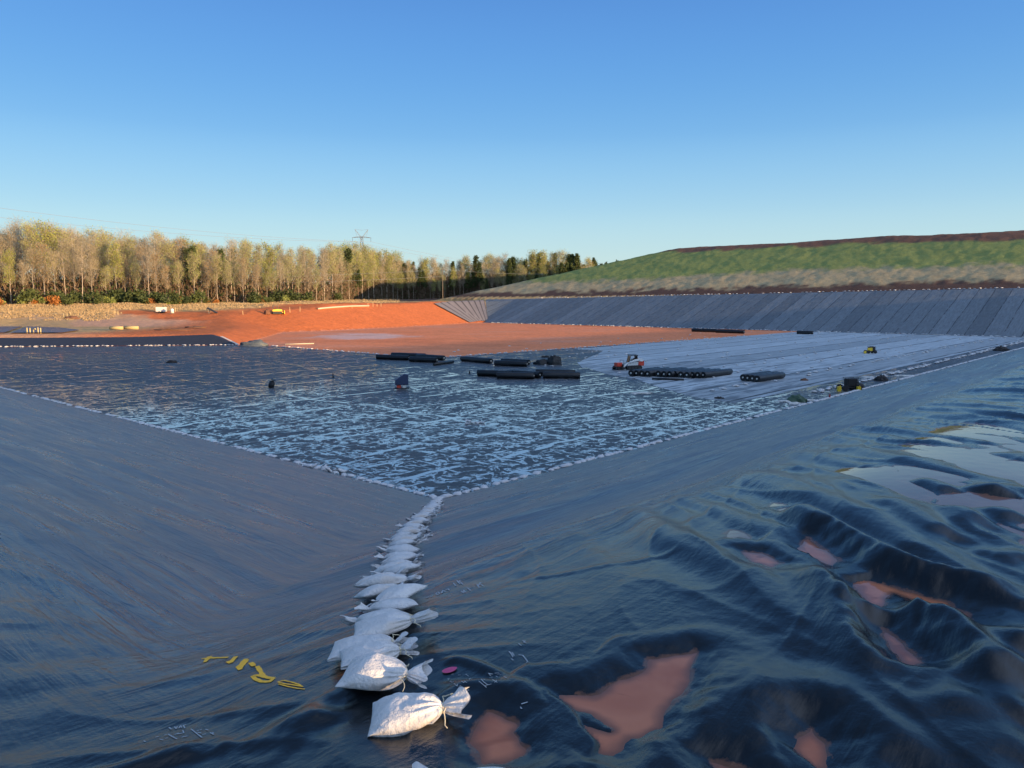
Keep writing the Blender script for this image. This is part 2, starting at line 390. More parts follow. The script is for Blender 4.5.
def liner_z(x, y, full=True):
    x = np.asarray(x, float); y = np.asarray(y, float)
    z, a, b = liner_base(x, y)
    if not full: return z
    crest = sst(7.75, 8.2, z)
    isR = sst(-.6, .6, a - b)                                            # right slope where -b > -a
    low = sst(.2, 1.2, z)
    rc = np.hypot(x, y)
    # slope wrinkles run along the contour
    wr = .075 * fbm(a / 6, b / 1.7, 31, 2) + .050 * (1 - np.abs(noise(a / 5 + .3 * noise(a / 2, b / 2, 35), b / 1.1, 32))) ** 4 + .016 * fbm(a / 1.6, b / .55, 33, 2)
    wr = wr + .075 * (.5 + .5 * np.sin(b * 2 * np.pi / 1.75 + 1.6 * noise(a / 9, b / 5, 39))) ** 5 * sst(-.8, .4, noise(a / 12, b / 4, 40))
    wl = .055 * fbm(b / 7, a / 1.6, 36, 2) + .034 * (1 - np.abs(noise(b / 6 + .3 * noise(a / 2, b / 2, 34), a / 1.2, 37))) ** 4 + .010 * fbm(b / 2.5, a / .5, 38, 2)
    h = (wr * isR + wl * (1 - isR)) * (1 - crest) * low
    # crest: rolled folds roughly along the line of sight on the right, broad swells on the left
    cr = sst(-.9, 1.0, x + .08 * y)
    wx = .35 * noise(x / 1.3, y / 1.3, 41)
    f = noise((x + .16 * y) / .50 + .55 * wx, y / 5.0, 42); f2 = noise((x + .25 * y) / 1.2 + wx, y / 3.0, 45)
    fold = .088 * sst(-.20, .75, f) - .036 + .016 * f2 + .004 * fbm(x / .4, y / .7, 43, 2) + .026 * (1 - np.abs(noise((x + .22 * y) / .62 + .6 * wx, y / 2.4, 48))) ** 7 + .016 * (1 - np.abs(noise((x - .5 * y) / .8, (y + .5 * x) / 1.9, 49))) ** 9
    swell = .020 * (1 - np.abs(noise(x / 1.6 + .3 * wx, y / .55, 47))) ** 6 + .050 * noise(x / 1.9, y / .9, 44) + .012 * noise(x / .8, y / .4, 46)
    calm = np.exp(-((x - .15) ** 2 + (y - 3.6) ** 2) / .9)
    h = h + crest * (fold * cr * (1 - .75 * calm) * (1 - .45 * sst(6.2, 4.4, y)) + swell * (1 - cr))
    for P, wdt, hh in FOLDS2:
        r_ = 2.0 * wdt + .05; m = (x > P[:, 0].min() - r_) & (x < P[:, 0].max() + r_) & (y > P[:, 1].min() - r_) & (y < P[:, 1].max() + r_)
        if not m.any(): continue
        d, t = sdline(x[m], y[m], P)
        ww = 1.3 * wdt; e0 = np.hypot(x[m] - P[0][0], y[m] - P[0][1]); e1 = np.hypot(x[m] - P[-1][0], y[m] - P[-1][1])
        k = sst(1.45, .15, d / ww) * sst(.2 * wdt, 3.0 * wdt, e0) * sst(.2 * wdt, 2.4 * wdt, e1)
        h[m] = h[m] * (1 - k * (1.0 if wdt > .06 else .15)) + (.92 if wdt > .12 and hh > .08 and P[0][0] > 0 else .66) * hh * k
    zz = z + h
    for P, lv, st in POOLS:
        q0 = np.min(P, 0) - .5; q1 = np.max(P, 0) + .5; m = (x > q0[0]) & (x < q1[0]) & (y > q0[1]) & (y < q1[1])
        if not m.any(): continue
        sd = sdpoly(x[m], y[m], P) + .018 * fbm(x[m] / .11, y[m] / .13, 51, 2)
        lev = CREST + lv
        shp = lev + np.where(sd < 0, np.maximum(sd, -.22) * st * .42 + .018 * fbm(x[m] / .3, y[m] / .4, 57, 2) * sst(-.03, -.12, sd), sd * st * .55)
        k = sst(.30, .04, sd)
        q_ = zz[m] * (1 - k) + shp * k
        zz[m] = np.where((sd > 0) & (sd < .34), np.maximum(q_, lev + np.minimum(sd * .25, .03) * sst(.34, .24, sd) - .05 * sst(.24, .34, sd)), q_)
    zz = zz + .0018 * fbm(x / .12, y / .12, 52, 2) * sst(9, 3, rc)
    return zz
def LZ(px, py, off=0.0, lift=0.0):          # photo pixel -> point on the liner
    d = ray(px, py); t0, t1 = .8, 400.0
    ts = np.exp(np.linspace(math.log(t0), math.log(t1), 4000))
    X = d[0] * ts; Y = d[1] * ts; Z = EYE + d[2] * ts
    below = Z < np.maximum(liner_base(X, Y)[0], 0)
    i = int(np.argmax(below)); lo, hi = ts[i - 1], ts[i]
    ts = np.linspace(lo * .96, hi * 1.04, 600); X = d[0] * ts; Y = d[1] * ts; Z = EYE + d[2] * ts
    hz = np.maximum(liner_z(X, Y), 0); i = int(np.argmax(Z < hz))
    return np.array([X[i], Y[i], hz[i] + lift])

def liner_mat(name, slope=True):
    t = NT(name); p = t.coord()
    n = t.noise(p, .35, 4, .6); st1 = t.noise(t.coord(scale=(.22, 2.2, 1)), 1.0, 4, .6, .6); st2 = t.noise(t.coord(scale=(2.2, .22, 1)), 1.0, 4, .6, .6)
    side = t.attr('side').outputs['Fac']; silt = t.attr('silt').outputs['Fac']
    streak = t.math('ADD', t.math('MULTIPLY', st1, side), t.math('MULTIPLY', st2, t.math('SUBTRACT', 1.0, side)))
    dust = t.math('MULTIPLY', t.ramp(streak, .46, .72), t.ramp(n, .35, .7, .15, .8))
    fine = t.noise(p, 60, 2, .7)
    base = t.mix(dust, t.mix(t.attr('crest').outputs['Fac'], (.040, .052, .068), (.007, .010, .013)), t.mix(t.attr('crest').outputs['Fac'], (.115, .13, .15), (.014, .015, .018)))
    base = t.mul(base, t.mix(fine, (.7,) * 3, (1.3,) * 3))
    sn = t.noise(p, 9, 5, .7)
    sf = t.ramp(t.math('ADD', silt, t.math('MULTIPLY', t.math('SUBTRACT', sn, .5), 1.3)), .62, .85, 0, .6)
    base = t.mix(sf, base, (.20, .085, .043))
    r = t.math('ADD', t.math('ADD', t.math('MULTIPLY', t.ramp(streak, .33, .67, -.08, .10), t.math('SUBTRACT', 1.0, t.attr('crest').outputs['Fac'])), .34), t.math('MULTIPLY', t.math('SUBTRACT', t.noise(p, 2.1, 4, .65), .5), .26))
    r = t.math('SUBTRACT', r, t.math('MULTIPLY', t.attr('crest').outputs['Fac'], .20))
    r = t.math('ADD', r, t.math('MULTIPLY', sf, .2))
    hb = t.math('ADD', t.math('MULTIPLY', t.noise(p, 210, 2, .8), .06), t.math('MULTIPLY', t.noise(p, 14, 4, .6), .35))
    wr = t.noise(t.coord(scale=(.5, 5.5, 1)), 1.0, 4, .65, .8); wl = t.noise(t.coord(scale=(5.5, .5, 1)), 1.0, 4, .65, .8)
    wv = t.math('ADD', t.math('MULTIPLY', wr, side), t.math('MULTIPLY', wl, t.math('SUBTRACT', 1.0, side)))
    nb = t.bump(hb, .012); nb = t.bump(wv, .085, t.math('SUBTRACT', .85, t.math('MULTIPLY', t.attr('crest').outputs['Fac'], .76)), nb)
    t.set(Base_Color=base, Roughness=r, Normal=nb, IOR=t.math('SUBTRACT', 2.15, t.math('MULTIPLY', t.attr('crest').outputs['Fac'], .72)))
    return t.m
LINER = liner_mat('textured_liner')
def to_local(x, y, z):
    a, b = ab(x, y); return np.stack([a, b, z], -1).reshape(-1, 3)
def water_level(x, y):
    z, a, b = liner_base(x, y)
    crest = sst(7.75, 8.22, z)
    gx, gy = G(965, 480, CREST)[:2]
    lv = z - .040 + .014 * noise(x / 2.6, y / 2.6, 61) + .036 * np.exp(-((x - gx) ** 2 / 6 + (y - gy) ** 2 / 14)) + .006 * sst(2.0, 3.2, x)
    return lv - (1 - crest) * .5 - .06 * sst(.9, .1, x) - .05 * sst(4.6, 3.8, y)
def build_liner():
    r = np.concatenate([np.linspace(.25, 1.3, 8), np.exp(np.linspace(math.log(1.4), math.log(270), 850))])
    th = np.concatenate([np.arange(-180, -64, 2.0), np.arange(-64, -42, .4), np.arange(-42, 42, .12), np.arange(42, 64, .4), np.arange(64, 180, 2.0)]) * math.pi / 180
    rr, tt = np.meshgrid(r, th, indexing='ij'); x = rr * np.sin(tt); y = rr * np.cos(tt)
    zb, a, b = liner_base(x, y); z = liner_z(x, y)
    side = sst(-1.2, 1.2, a - b)
    wl = water_level(x, y)
    crest = sst(7.75, 8.2, zb)
    silt = np.exp(-np.maximum(z - wl, 0) / .007) * crest * sst(-.2, .5, x + .12 * y) * sst(30, 12, y)
    for P, lv, st in POOLS:
        sd = sdpoly(x, y, P); silt = np.where(sd < .36, np.exp(-np.maximum(z - CREST - lv, 0) / .014) * sst(.26, .03, sd), silt)
    silt = np.maximum(silt, .6 * sst(.70, 1.15, fbm(x / .22, y / .5, 71)) * crest)
    F = grid_faces(len(r), len(th), True)
    keep = ((np.minimum(a, b) < .5) & (a > -60) & (b > -33) & (a < LA + 45) & (b < LB + 20)).ravel()
    far = (np.hypot(x, y).ravel() > 60) & (zb.ravel() > 8.24) & (np.maximum(-a, -b).ravel() > 60); keep &= ~far
    F = F[keep[F].all(1)]
    me = np_mesh('berm_liner', to_local(x, y, z), F, LINER, True, {'side': ('FLOAT', side), 'silt': ('FLOAT', silt), 'crest': ('FLOAT', crest)})
    o = link('berm_liner', me); o.matrix_world = CELL
    tag(o, 'wrinkled black plastic liner over the two near slopes and their crest', kind='structure')
    # rain water lying between the folds
    def water_mat(name, c1, c2, deep):
        t = NT(name); p = t.coord(); n = t.noise(p, 1.3, 4, .6, .5); dp = t.math('ADD', t.attr('depth').outputs['Fac'], t.math('MULTIPLY', t.math('SUBTRACT', t.noise(p, 5, 3), .5), deep * .35))
        c = t.mix(t.ramp(t.noise(p, 3.1, 3, .5, 1.0), .56, .64), t.mix(t.ramp(n, .35, .65), c1, c2), tuple(k * .72 for k in c1))
        t.set(Base_Color=t.mix(t.ramp(dp, -.1 * deep, deep), (.20, .085, .05), c), Roughness=t.ramp(n, .4, .7, .02, .07), IOR=1.33, Normal=t.bump(t.noise(p, 7, 2), .0015)); return t.m
    MUD = water_mat('muddy_water', (.40, .125, .058), (.52, .19, .095), .012); RAIN = water_mat('rain_water', (.13, .06, .04), (.26, .12, .075), .06)
    hard = (wl > z - .004) & (crest > .5) & (x > .12)
    for P, lv, st in POOLS: hard &= ~(sdpoly(x, y, P) < .36)
    hf = hard.ravel()[F]; Fw = F[hf.any(1)]
    ids, inv = np.unique(Fw, return_inverse=True)
    V = np.stack([x, y, wl], -1).reshape(-1, 3)[ids]
    me = np_mesh('puddle', V, inv.reshape(-1, 4), RAIN, True, {'depth': ('FLOAT', (wl - z).ravel()[ids])})
    tag(link('puddle', me), 'reflecting rain water lying between the liner folds on the crest', kind='structure')
    for P, lv, st in POOLS:
        P = np.array(P); m = MB(); x0, y0 = P.min(0) - .06; x1, y1 = P.max(0) + .06
        m.add([(x0, y0, CREST + lv), (x1, y0, CREST + lv), (x1, y1, CREST + lv), (x0, y1, CREST + lv)], [(0, 1, 2, 3)])
        # only where it belongs: fine grid clipped to the outline
        nx = max(4, int((x1 - x0) / .02)); ny = max(4, int((y1 - y0) / .02))
        gx, gy = np.meshgrid(np.linspace(x0, x1, nx), np.linspace(y0, y1, ny), indexing='ij')
        ok = (sdpoly(gx, gy, P) < .10).ravel(); Fg = grid_faces(nx, ny); Fg = Fg[ok[Fg].all(1)]
        V = np.stack([gx, gy, np.full(gx.shape, CREST + lv)], -1).reshape(-1, 3)
        ids, inv = np.unique(Fg, return_inverse=True)
        dp = CREST + lv - liner_z(V[ids][:, 0], V[ids][:, 1]); tag(link('puddle', np_mesh('puddle', V[ids], inv.reshape(-1, 4), MUD, True, {'depth': ('FLOAT', dp)})), 'red muddy puddle held between folds of the black liner', kind='structure')
build_liner()

# ------------------------------------------------------------------ cell floor: wet liner, bare red soil edge, geotextile panels, far wall
RC = ab(*G(430, 358.3)[:2]); RE = ab(*G(745, 336)[:2]); RB = ab(*G(262, 345.2)[:2])
EA = RC[0]; EB = RC[1]                                     # corner where the liner stops against the red floor
def flat_sheet(name, poly, z, mat, label, n=1):
    m = MB(); m.add([(p[0], p[1], z) for p in poly], [tuple(range(len(poly)))])
    o = m.build(name, mat); o.matrix_world = CELL; tag(o, label, kind='structure'); return o
def floor_mat():
    t = NT('wet_floor_liner'); p = t.coord(); x, y, z = t.sep(p)
    wob = t.noise(p, .12, 2)
    n1 = t.noise(p, .55, 4, .62, .9); n2 = t.noise(p, .045, 3); n3 = t.noise(t.coord(scale=(.30, 1.3, 1)), 1.0, 3, .6, .5); n4 = t.noise(t.coord(scale=(1.1, .33, 1)), 1.0, 3, .6, .5)
    vein = t.math('MULTIPLY', t.ramp(t.math('ABSOLUTE', t.math('SUBTRACT', n1, .5)), .008, .040, 1, 0), t.ramp(t.noise(p, .16, 4, .65), .30, .46))
    near = t.ramp(t.math('ADD', x, y), 45, 110, 1, .12)
    s1 = t.noise(t.coord(scale=(.22, 2.3, 1)), 1.0, 3, .6, .25); s2 = t.noise(t.coord(scale=(2.3, .22, 1)), 1.0, 3, .6, .25)
    vein = t.math('MULTIPLY', vein, near); n3 = t.math('ADD', n3, t.math('MULTIPLY', t.math('SUBTRACT', near, 1.0), .03))
    blob = t.math('MAXIMUM', t.math('MAXIMUM', t.ramp(n3, .585, .63), t.ramp(n4, .595, .64)), t.math('MAXIMUM', t.ramp(s1, .60, .65), t.ramp(s2, .63, .68)))
    xw = t.math('ADD', x, t.math('MULTIPLY', wob, 5.0)); yw = t.math('ADD', y, t.math('MULTIPLY', wob, 4.0))
    seam = t.math('MULTIPLY', t.math('MAXIMUM', t.line(yw, 6.9, .34), t.line(xw, 21.0, .28)), t.ramp(t.noise(p, .20, 5, .7), .42, .54))
    near0 = t.ramp(t.math('ADD', x, y), 25, 75, .95, 0)
    amount = t.math('MAXIMUM', t.ramp(n2, .36, .56, .48, 1), near0)
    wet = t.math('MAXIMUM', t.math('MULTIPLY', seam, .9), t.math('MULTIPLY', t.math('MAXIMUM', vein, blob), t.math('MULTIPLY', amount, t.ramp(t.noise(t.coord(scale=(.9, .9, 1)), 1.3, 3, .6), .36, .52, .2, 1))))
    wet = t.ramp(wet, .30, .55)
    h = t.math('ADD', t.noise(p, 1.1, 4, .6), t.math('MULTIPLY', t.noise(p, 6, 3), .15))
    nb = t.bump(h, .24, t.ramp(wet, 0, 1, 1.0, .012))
    base = t.mix(wet, t.mix(n2, (.020, .022, .026), (.036, .037, .039)), (.34, .35, .37))  # pale wet base puts the puddles' sky reflection into the colour
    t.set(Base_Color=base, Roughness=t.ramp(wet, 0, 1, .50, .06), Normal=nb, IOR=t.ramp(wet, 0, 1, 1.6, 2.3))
    return t.m
fl_poly = [(-.6, -.6), (LA + .2, -.6), (LA + .2, RE[1] - 1.5), (RE[0], RE[1]), (EA, EB), RB, ab(*B2), ab(*A2), ab(*G(-160, 349)[:2]), (-.6, 180)]
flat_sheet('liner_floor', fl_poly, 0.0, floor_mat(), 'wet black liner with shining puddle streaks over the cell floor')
def geo_mat(name, period, tint, wall=False):
    t = NT(name); p = t.coord(); x, y, z = t.sep(p)
    c = y
    wob = t.math('MULTIPLY', t.noise(p, .08 if not wall else .15, 2), .5)
    cc = t.math('ADD', c, wob)
    brk = t.ramp(t.noise(t.coord(scale=(.07, .5, 1)), 1.0, 3), .36, .52)
    seam = t.math('MULTIPLY', t.line(cc, period, .30 if not wall else .17), brk)
    panel = t.n('ShaderNodeTexWhiteNoise', noise_dimensions='1D'); t.l(t.math('FLOOR', t.math('ADD', t.math('DIVIDE', cc, period), .0)), panel.inputs['W'])
    n = t.noise(p, .5, 5, .6); st = t.noise(t.coord(scale=(.10, 2.6, 1)), 1.0, 4, .65)
    base = t.mix(panel.outputs[0], tuple(k * .80 for k in tint), tuple(k * 1.2 for k in tint))
    base = t.mul(base, t.mix(n, (.85,) * 3, (1.15,) * 3)); base = t.mul(base, t.mix(t.ramp(st, .35, .7), (.80,) * 3, (1.15,) * 3))
    if not wall:                                        # damp dark patches towards the near end of the panels
        wetp = t.math('MULTIPLY', t.ramp(t.noise(t.coord(scale=(.12, .9, 1)), 1.0, 4, .65), .46, .58), t.ramp(x, 48, 125, .85, .18)); base = t.mix(wetp, base, (.10, .115, .13))
    base = t.mix(seam, base, (.02, .022, .026))
    if wall:                                            # small dark patches and pale scuffs
        base = t.mix(t.math('MULTIPLY', t.ramp(t.noise(t.coord(scale=(.6, 1.6, .6)), 1.0, 3, .6), .62, .7), .6), base, (.035, .037, .042))
    t.set(Base_Color=base, Roughness=t.ramp(n, .3, .7, .5, .66), Normal=t.bump(t.math('ADD', n, t.math('MULTIPLY', st, .8)), .10))
    return t.m
gp = [ab(*G(p, q)[:2]) for p, q in ((676, 402), (640, 391), (600, 375), (585, 364), (600, 352.5))]
gx0 = [g[0] for g in gp]
gfar = LA - 2
gt = geo_mat('floor_geotextile', 6.9, (.40, .44, .46))
gB = ab(*G(684, 401)[:2]); gT = ab(*G(604, 353)[:2])
# each panel ends a little differently along its near edge
m = MB(); bb = 13.0; k = 0; b0 = 5.6
edge = lambda b: np.interp(b, [5, 16, 24, 36, 46, 60], [gB[0] + 1, gB[0] + 5, gB[0] + 14, gB[0] + 20, gB[0] + 30, gT[0] + 6])
rnd = random.Random(5)
while b0 < RE[1] - 3:
    b1 = b0 + 6.9; a0 = float(edge((b0 + b1) / 2)) + rnd.uniform(-3, 3)
    za = .010 + .004 * (k % 2); e_ = rnd.uniform(-1, 1); m.add([(float(edge(b0)) + e_, b0, za), (gfar, b0, za), (gfar, b1 + .15, za), (float(edge(b1)) + e_, b1 + .15, za)], [(0, 1, 2, 3)]); b0 = b1; k += 1
o = m.build('geotextile_floor', gt); o.matrix_world = CELL; tag(o, 'pale grey geotextile panels with dark seams laid on the cell floor', kind='structure')
# far wall
def wall_sheet():
    bs = np.arange(-62, LB + 32, .8); ss = np.linspace(-1.5, 44, 60)
    bbm, sm = np.meshgrid(bs, ss, indexing='ij'); a = LA + sm; x, y = xy(a, bbm)
    top = wall_top(bbm); z = np.maximum(smin(np.maximum(sm, 0) / 3.0, top, .5), ground_z(x, y, False)) + .06 + .035 * fbm(a / 5, bbm / 1.5, 81)
    ok = (sm < 3 * top + 1.8) & (bbm < LB + .8 + np.maximum(sm, 0) * .95)
    F = grid_faces(len(bs), len(ss)); F = F[ok.ravel()[F].all(1)]
    me = np_mesh('wall_geotextile', np.stack([a, bbm, z], -1).reshape(-1, 3), F, geo_mat('wall_geotextile', 4.6, (.132, .152, .166), True), True)
    o = link('wall_geotextile', me); o.matrix_world = CELL; tag(o, 'grey geotextile strips with slanting seams on the long far slope', kind='structure')
wall_sheet()
def corner_patch():
    BL = G(470, 323); BR = G(488, 322.2)
    def hit(px, py, lo=300, hi=420):
        d = ray(px, py); ts = np.linspace(lo, hi, 1200) / d[1]; X = d[0] * ts; Y = d[1] * ts; Z = EYE + d[2] * ts
        i = int(np.argmax(Z < ground_z(X, Y, False))); return np.array([X[i], Y[i], Z[i]])
    TL = hit(434, 304.2, 290); TR = hit(482, 299.2, 300)
    s = np.linspace(0, 1, 40)[:, None, None]; t_ = np.linspace(0, 1, 40)[None, :, None]
    P = (BL * (1 - s) + BR * s) * (1 - t_) + (TL * (1 - s) + TR * s) * t_
    P[..., 2] = np.maximum(ground_z(P[..., 0], P[..., 1], False), 0) + .35
    t = NT('striped_geotextile'); uvw = t.attr('st').outputs['Color']; xx, yy, zz = t.sep(uvw)
    ln = t.line(xx, .125, .02)
    n = t.noise(t.coord(), .4, 4)
    t.set(Base_Color=t.mix(ln, t.mix(n, (.16, .14, .135), (.27, .235, .22)), (.075, .065, .06)), Roughness=.75)
    st = np.zeros(P.shape[:2] + (4,)); st[..., 0] = s[..., 0] + 0 * t_[..., 0]; st[..., 1] = t_[..., 0] + 0 * s[..., 0]
    me = np_mesh('corner_geotextile', P.reshape(-1, 3), grid_faces(40, 40), t.m, True, {'st': ('FLOAT_COLOR', st.reshape(-1, 4))})
    tag(link('corner_geotextile', me), 'ribbed grey fabric strips down the far corner slope beside the red bank', kind='structure')
    return BL, BR, TL, TR
CP = corner_patch()
def dark_bank():
    n = 120; L = np.linalg.norm(B2 - A2); d = (B2 - A2) / L; nn = np.array([-d[1], d[0]])
    nn = nn if nn[1] > 0 else -nn
    s = np.linspace(-70, L, n); q = np.linspace(-.4, 6.8, 24); sm, qm = np.meshgrid(s, q, indexing='ij')
    k = np.clip(qm / 6.8, 0, 1); sm2 = sm - k * 5.0 * sst(L - 14, L, sm)
    x = A2[0] + d[0] * sm2 + nn[0] * qm; y = A2[1] + d[1] * sm2 + nn[1] * qm
    z = np.maximum(ground_z(x, y, False), -.02) + .10 + .02 * fbm(x, y, 91)
    t = NT('bank_liner'); p = t.coord(); nz = t.noise(p, .8, 5)
    t.set(Base_Color=t.mix(nz, (.014, .015, .019), (.030, .032, .040)), Roughness=.6, Normal=t.bump(nz, .1))
    tag(link('bank_liner', np_mesh('bank_liner', np.stack([x, y, z], -1).reshape(-1, 3), grid_faces(n, 24), t.m, True)), 'dark liner over the low bank across the left end of the cell', kind='structure')
    # pale fabric edge down its right end
    i = -1; m = MB(); w = .55
    vs = []; fs = []
    for j in range(24):
        vs += [(x[i, j], y[i, j], z[i, j] + .06), (x[i, j] + w * d[0], y[i, j] + w * d[1], z[i, j] + .06)]
    fs = [(2 * j, 2 * j + 1, 2 * j + 3, 2 * j + 2) for j in range(23)]
    m.add(vs, fs); m.build('fabric_edge', simple('pale_fabric', (.62, .58, .50), .8)); tag(bpy.data.objects['fabric_edge'], 'pale fabric edge strip down the end of the dark bank', kind='structure')
    # pond behind the bank
    t = NT('pond_water'); t.set(Base_Color=(.06, .10, .17), Roughness=.30, IOR=1.33, Normal=t.bump(t.noise(t.coord(), 1.2, 3), .10))
    def pond(pts, z):
        m = MB(); P = [G(p, q, z) for p, q in pts]; m.add(P, [tuple(range(len(P)))]); o = m.build('pond', t.m)
        tag(o, 'still blue pond water behind the dark bank', kind='structure')
    pond([(-120, 332), (4, 332.4), (22, 326.5), (10, 324.2), (-120, 323.5)], 2.5)
    pond([(10, 332.6), (62, 332.4), (80, 329.8), (60, 327.4), (28, 326.2)], 2.5)
dark_bank()
# ================================================================== THINGS
def rot_to(p, q): return math.atan2(q[1] - p[1], q[0] - p[0])
def copy_tree(o, parent=None):
    c = o.copy(); COL.objects.link(c); c.parent = parent
    for k in [x for x in bpy.data.objects if x.parent == o]: copy_tree(k, c)
    return c

# ------------------------------------------------------------------ sandbags
def bag_mat():
    t = NT('woven_bag'); p = t.coord(); n = t.noise(p, 5, 4, .6); w = t.noise(t.coord(scale=(260, 30, 260)), 1.0, 1); w2 = t.noise(t.coord(scale=(30, 260, 260)), 1.0, 1)
    c = t.mix(t.ramp(n, .35, .7), (.58, .57, .56), (.66, .66, .66)); c = t.mix(t.math('MULTIPLY', t.ramp(t.noise(p, 2.4, 4), .48, .68), .55), c, (.46, .36, .27))
    h = t.math('ADD', t.math('MULTIPLY', t.math('ADD', w, w2), .08), t.noise(p, 14, 4, .6))
    t.set(Base_Color=c, Roughness=.75, Normal=t.bump(h, .022))
    t.b.inputs['Sheen Weight'].default_value = .1
    return t.m
BAG = bag_mat(); STRING = simple('string', (.72, .62, .42), .8); 
def bag_mesh(seed, nu=44, nv=40, L=.40, W=.34, H=.17, tail=.15, fl=1.0, name='bag'):
    rn = random.Random(seed); s_n = .76
    us = np.linspace(0, 1, nu); th = np.linspace(0, 2 * math.pi, nv, endpoint=False)
    U, T = np.meshgrid(us, th, indexing='ij')
    body = np.clip(U / s_n, 0, 1); tl = np.clip((U - s_n) / (1 - s_n), 0, 1)
    x = np.where(U < s_n, body * L, L + tl * tail)
    wid = np.where(U < s_n, (W / 2) * (np.power(np.clip(1 - np.power(body, 3.2), 0, 1), .62) * (.90 + .12 * np.sin(body * math.pi))), 0)
    wid = np.maximum(wid, .022) * (U < s_n) + (U >= s_n) * (.022 + (.078 * fl) * np.power(tl, .75))
    hei = np.where(U < s_n, H / 2 * np.power(np.sin(np.clip(body, 0, 1) * math.pi * .93 + .10), .55), 0)
    hei = np.maximum(hei, .020 - .012 * (1 - sst(0, .1, body))) * (U < s_n) + (U >= s_n) * (.020 + .026 * fl * np.sqrt(tl) * (1 - .3 * tl))
    cs, sn = np.cos(T), np.sin(T); e = .80
    cx = np.sign(cs) * np.abs(cs) ** e; sx = np.sign(sn) * np.abs(sn) ** e
    ph = rn.uniform(0, 6); kk = rn.choice([11, 13, 15])
    pl = np.exp(-((U - s_n) / .20) ** 2)
    crease = 1 + .24 * pl * np.sin(kk * T + ph + 2 * np.sin(3 * T + ph)) * (1 - np.exp(-((U - s_n) / .03) ** 2) * .5) + .06 * np.exp(-(U / .08) ** 2) * np.sin(9 * T + ph)
    crease += .16 * tl * np.sin(5 * T + ph * 1.7)
    lump = .045 * fbm(x * 9 + seed * 7.1, T * 1.1 + np.sin(T), 200 + seed, 3) * (U < s_n)
    yy = wid * cx * crease + wid * lump
    zz = hei * sx * (crease + lump * 1.6)
    zz = np.where(zz < 0, zz * .55, zz)
    ears = np.exp(-(U / .05) ** 2) * np.abs(cs) ** 6
    yy = yy * (1 + .03 * ears); x = x - .018 * ears * (1 - .3 * np.sin(ph)) 
    fan = tl ** 1.5; x = x + fan * .03 * np.sin(4 * T + ph); zz = zz + fan * .03 * np.sin(2 * cs + ph)
    zz = zz + np.where(U < s_n, .09 * hei * np.sin(2.2 * body * math.pi + ph), 0) + tl * .015
    zz = zz + .055 * H / .17
    x = x - L * .52
    F = grid_faces(nu, nv, True)
    V = np.stack([x, yy, zz], -1).reshape(-1, 3)
    n0 = len(V); V = np.concatenate([V, [[x[0].mean(), 0, zz[0].mean()]]])
    F = F.tolist() + [[n0, (i + 1) % nv, i, n0] for i in range(nv)]
    me = bpy.data.meshes.new(name); me.from_pydata(V.tolist(), [], [tuple(f) if f[0] != f[3] else tuple(f[:3]) for f in F]); me.update()
    me.polygons.foreach_set('use_smooth', [True] * len(me.polygons)); me.materials.append(BAG)
    return me
def string_mesh(seed, L=.40):
    rn = random.Random(seed); m = MB(); x0 = L - L * .52
    ring = [(x0 + .004 * math.sin(3 * q), .027 * math.cos(q), .058 + .025 * math.sin(q)) for q in [i * .42 for i in range(16)]]
    m.tube(ring, .0042, 5)
    for sg in (-1, 1):
        pts = [Vector((x0, .02 * sg, .07))]
        for i in range(7): pts.append(pts[-1] + Vector((rn.uniform(-.012, .022), sg * rn.uniform(.004, .03), -.010 if i > 1 else .012)))
        m.tube([tuple(p) for p in pts], .003, 4)
    return m.mesh('tie_string', STRING, True)
NB = {'fine': [], 'mid': [], 'low': []}
for sd in range(4): NB['mid'].append(bag_mesh(20 + sd, 26, 24, L=.38, W=.33, H=.15, tail=.09, fl=.55)); 
for sd in range(3): NB['low'].append(bag_mesh(40 + sd, 9, 8, tail=.08, fl=.5))
TIES = [string_mesh(5), string_mesh(6), string_mesh(8)]
def normal_at(x, y, e=.15):
    hx = (liner_z(np.array([x + e]), np.array([y]))[0] - liner_z(np.array([x - e]), np.array([y]))[0]) / (2 * e)
    hy = (liner_z(np.array([x]), np.array([y + e]))[0] - liner_z(np.array([x]), np.array([y - e]))[0]) / (2 * e)
    return Vector((-hx, -hy, 1)).normalized()
def orient(o, pos, n, yaw, sc=1.0, pitch=0.0, roll=0.0):
    f = Vector((math.cos(yaw), math.sin(yaw), 0)); f = (f - n * f.dot(n)).normalized(); l = n.cross(f)
    M = Matrix((f, l, n)).transposed().to_4x4()
    M = Matrix.Translation(Vector(pos)) @ M @ Matrix.Rotation(pitch, 4, 'Y') @ Matrix.Rotation(roll, 4, 'X') @ Matrix.Scale(sc, 4)
    o.matrix_world = M
GV = 'sandbags running down the valley between the two black slopes'
def hero(px, py, yaw, sc, seed, label, pitch=0, roll=0, lift=0.0, **k):
    p = LZ(px, py); root = empty('sandbag')
    link('bag', bag_mesh(seed, 64, 72, **k), root); link('tie_string', TIES[seed % 3], root)
    orient(root, p + np.array([0, 0, lift]), normal_at(p[0], p[1], .12), yaw, sc, pitch, roll)
    return tag(root, label, 'sandbag', GV)
hero(411, 723, R(3), .76, 1, 'tied white sandbag nearest the camera with its flared neck pointing right to the red puddle', L=.40, W=.33, H=.175, tail=.13, roll=R(12))
hero(379, 688, R(-8), .74, 2, 'sunlit white sandbag right behind the nearest one, neck fanned out on its right', L=.40, W=.33, H=.18, tail=.12, roll=R(8), lift=.03)
hero(373, 668, R(14), .72, 3, 'white sandbag with a crumpled golden rosette of a neck, third up from the camera', L=.40, W=.34, H=.16, tail=.10, fl=.8, lift=.025)
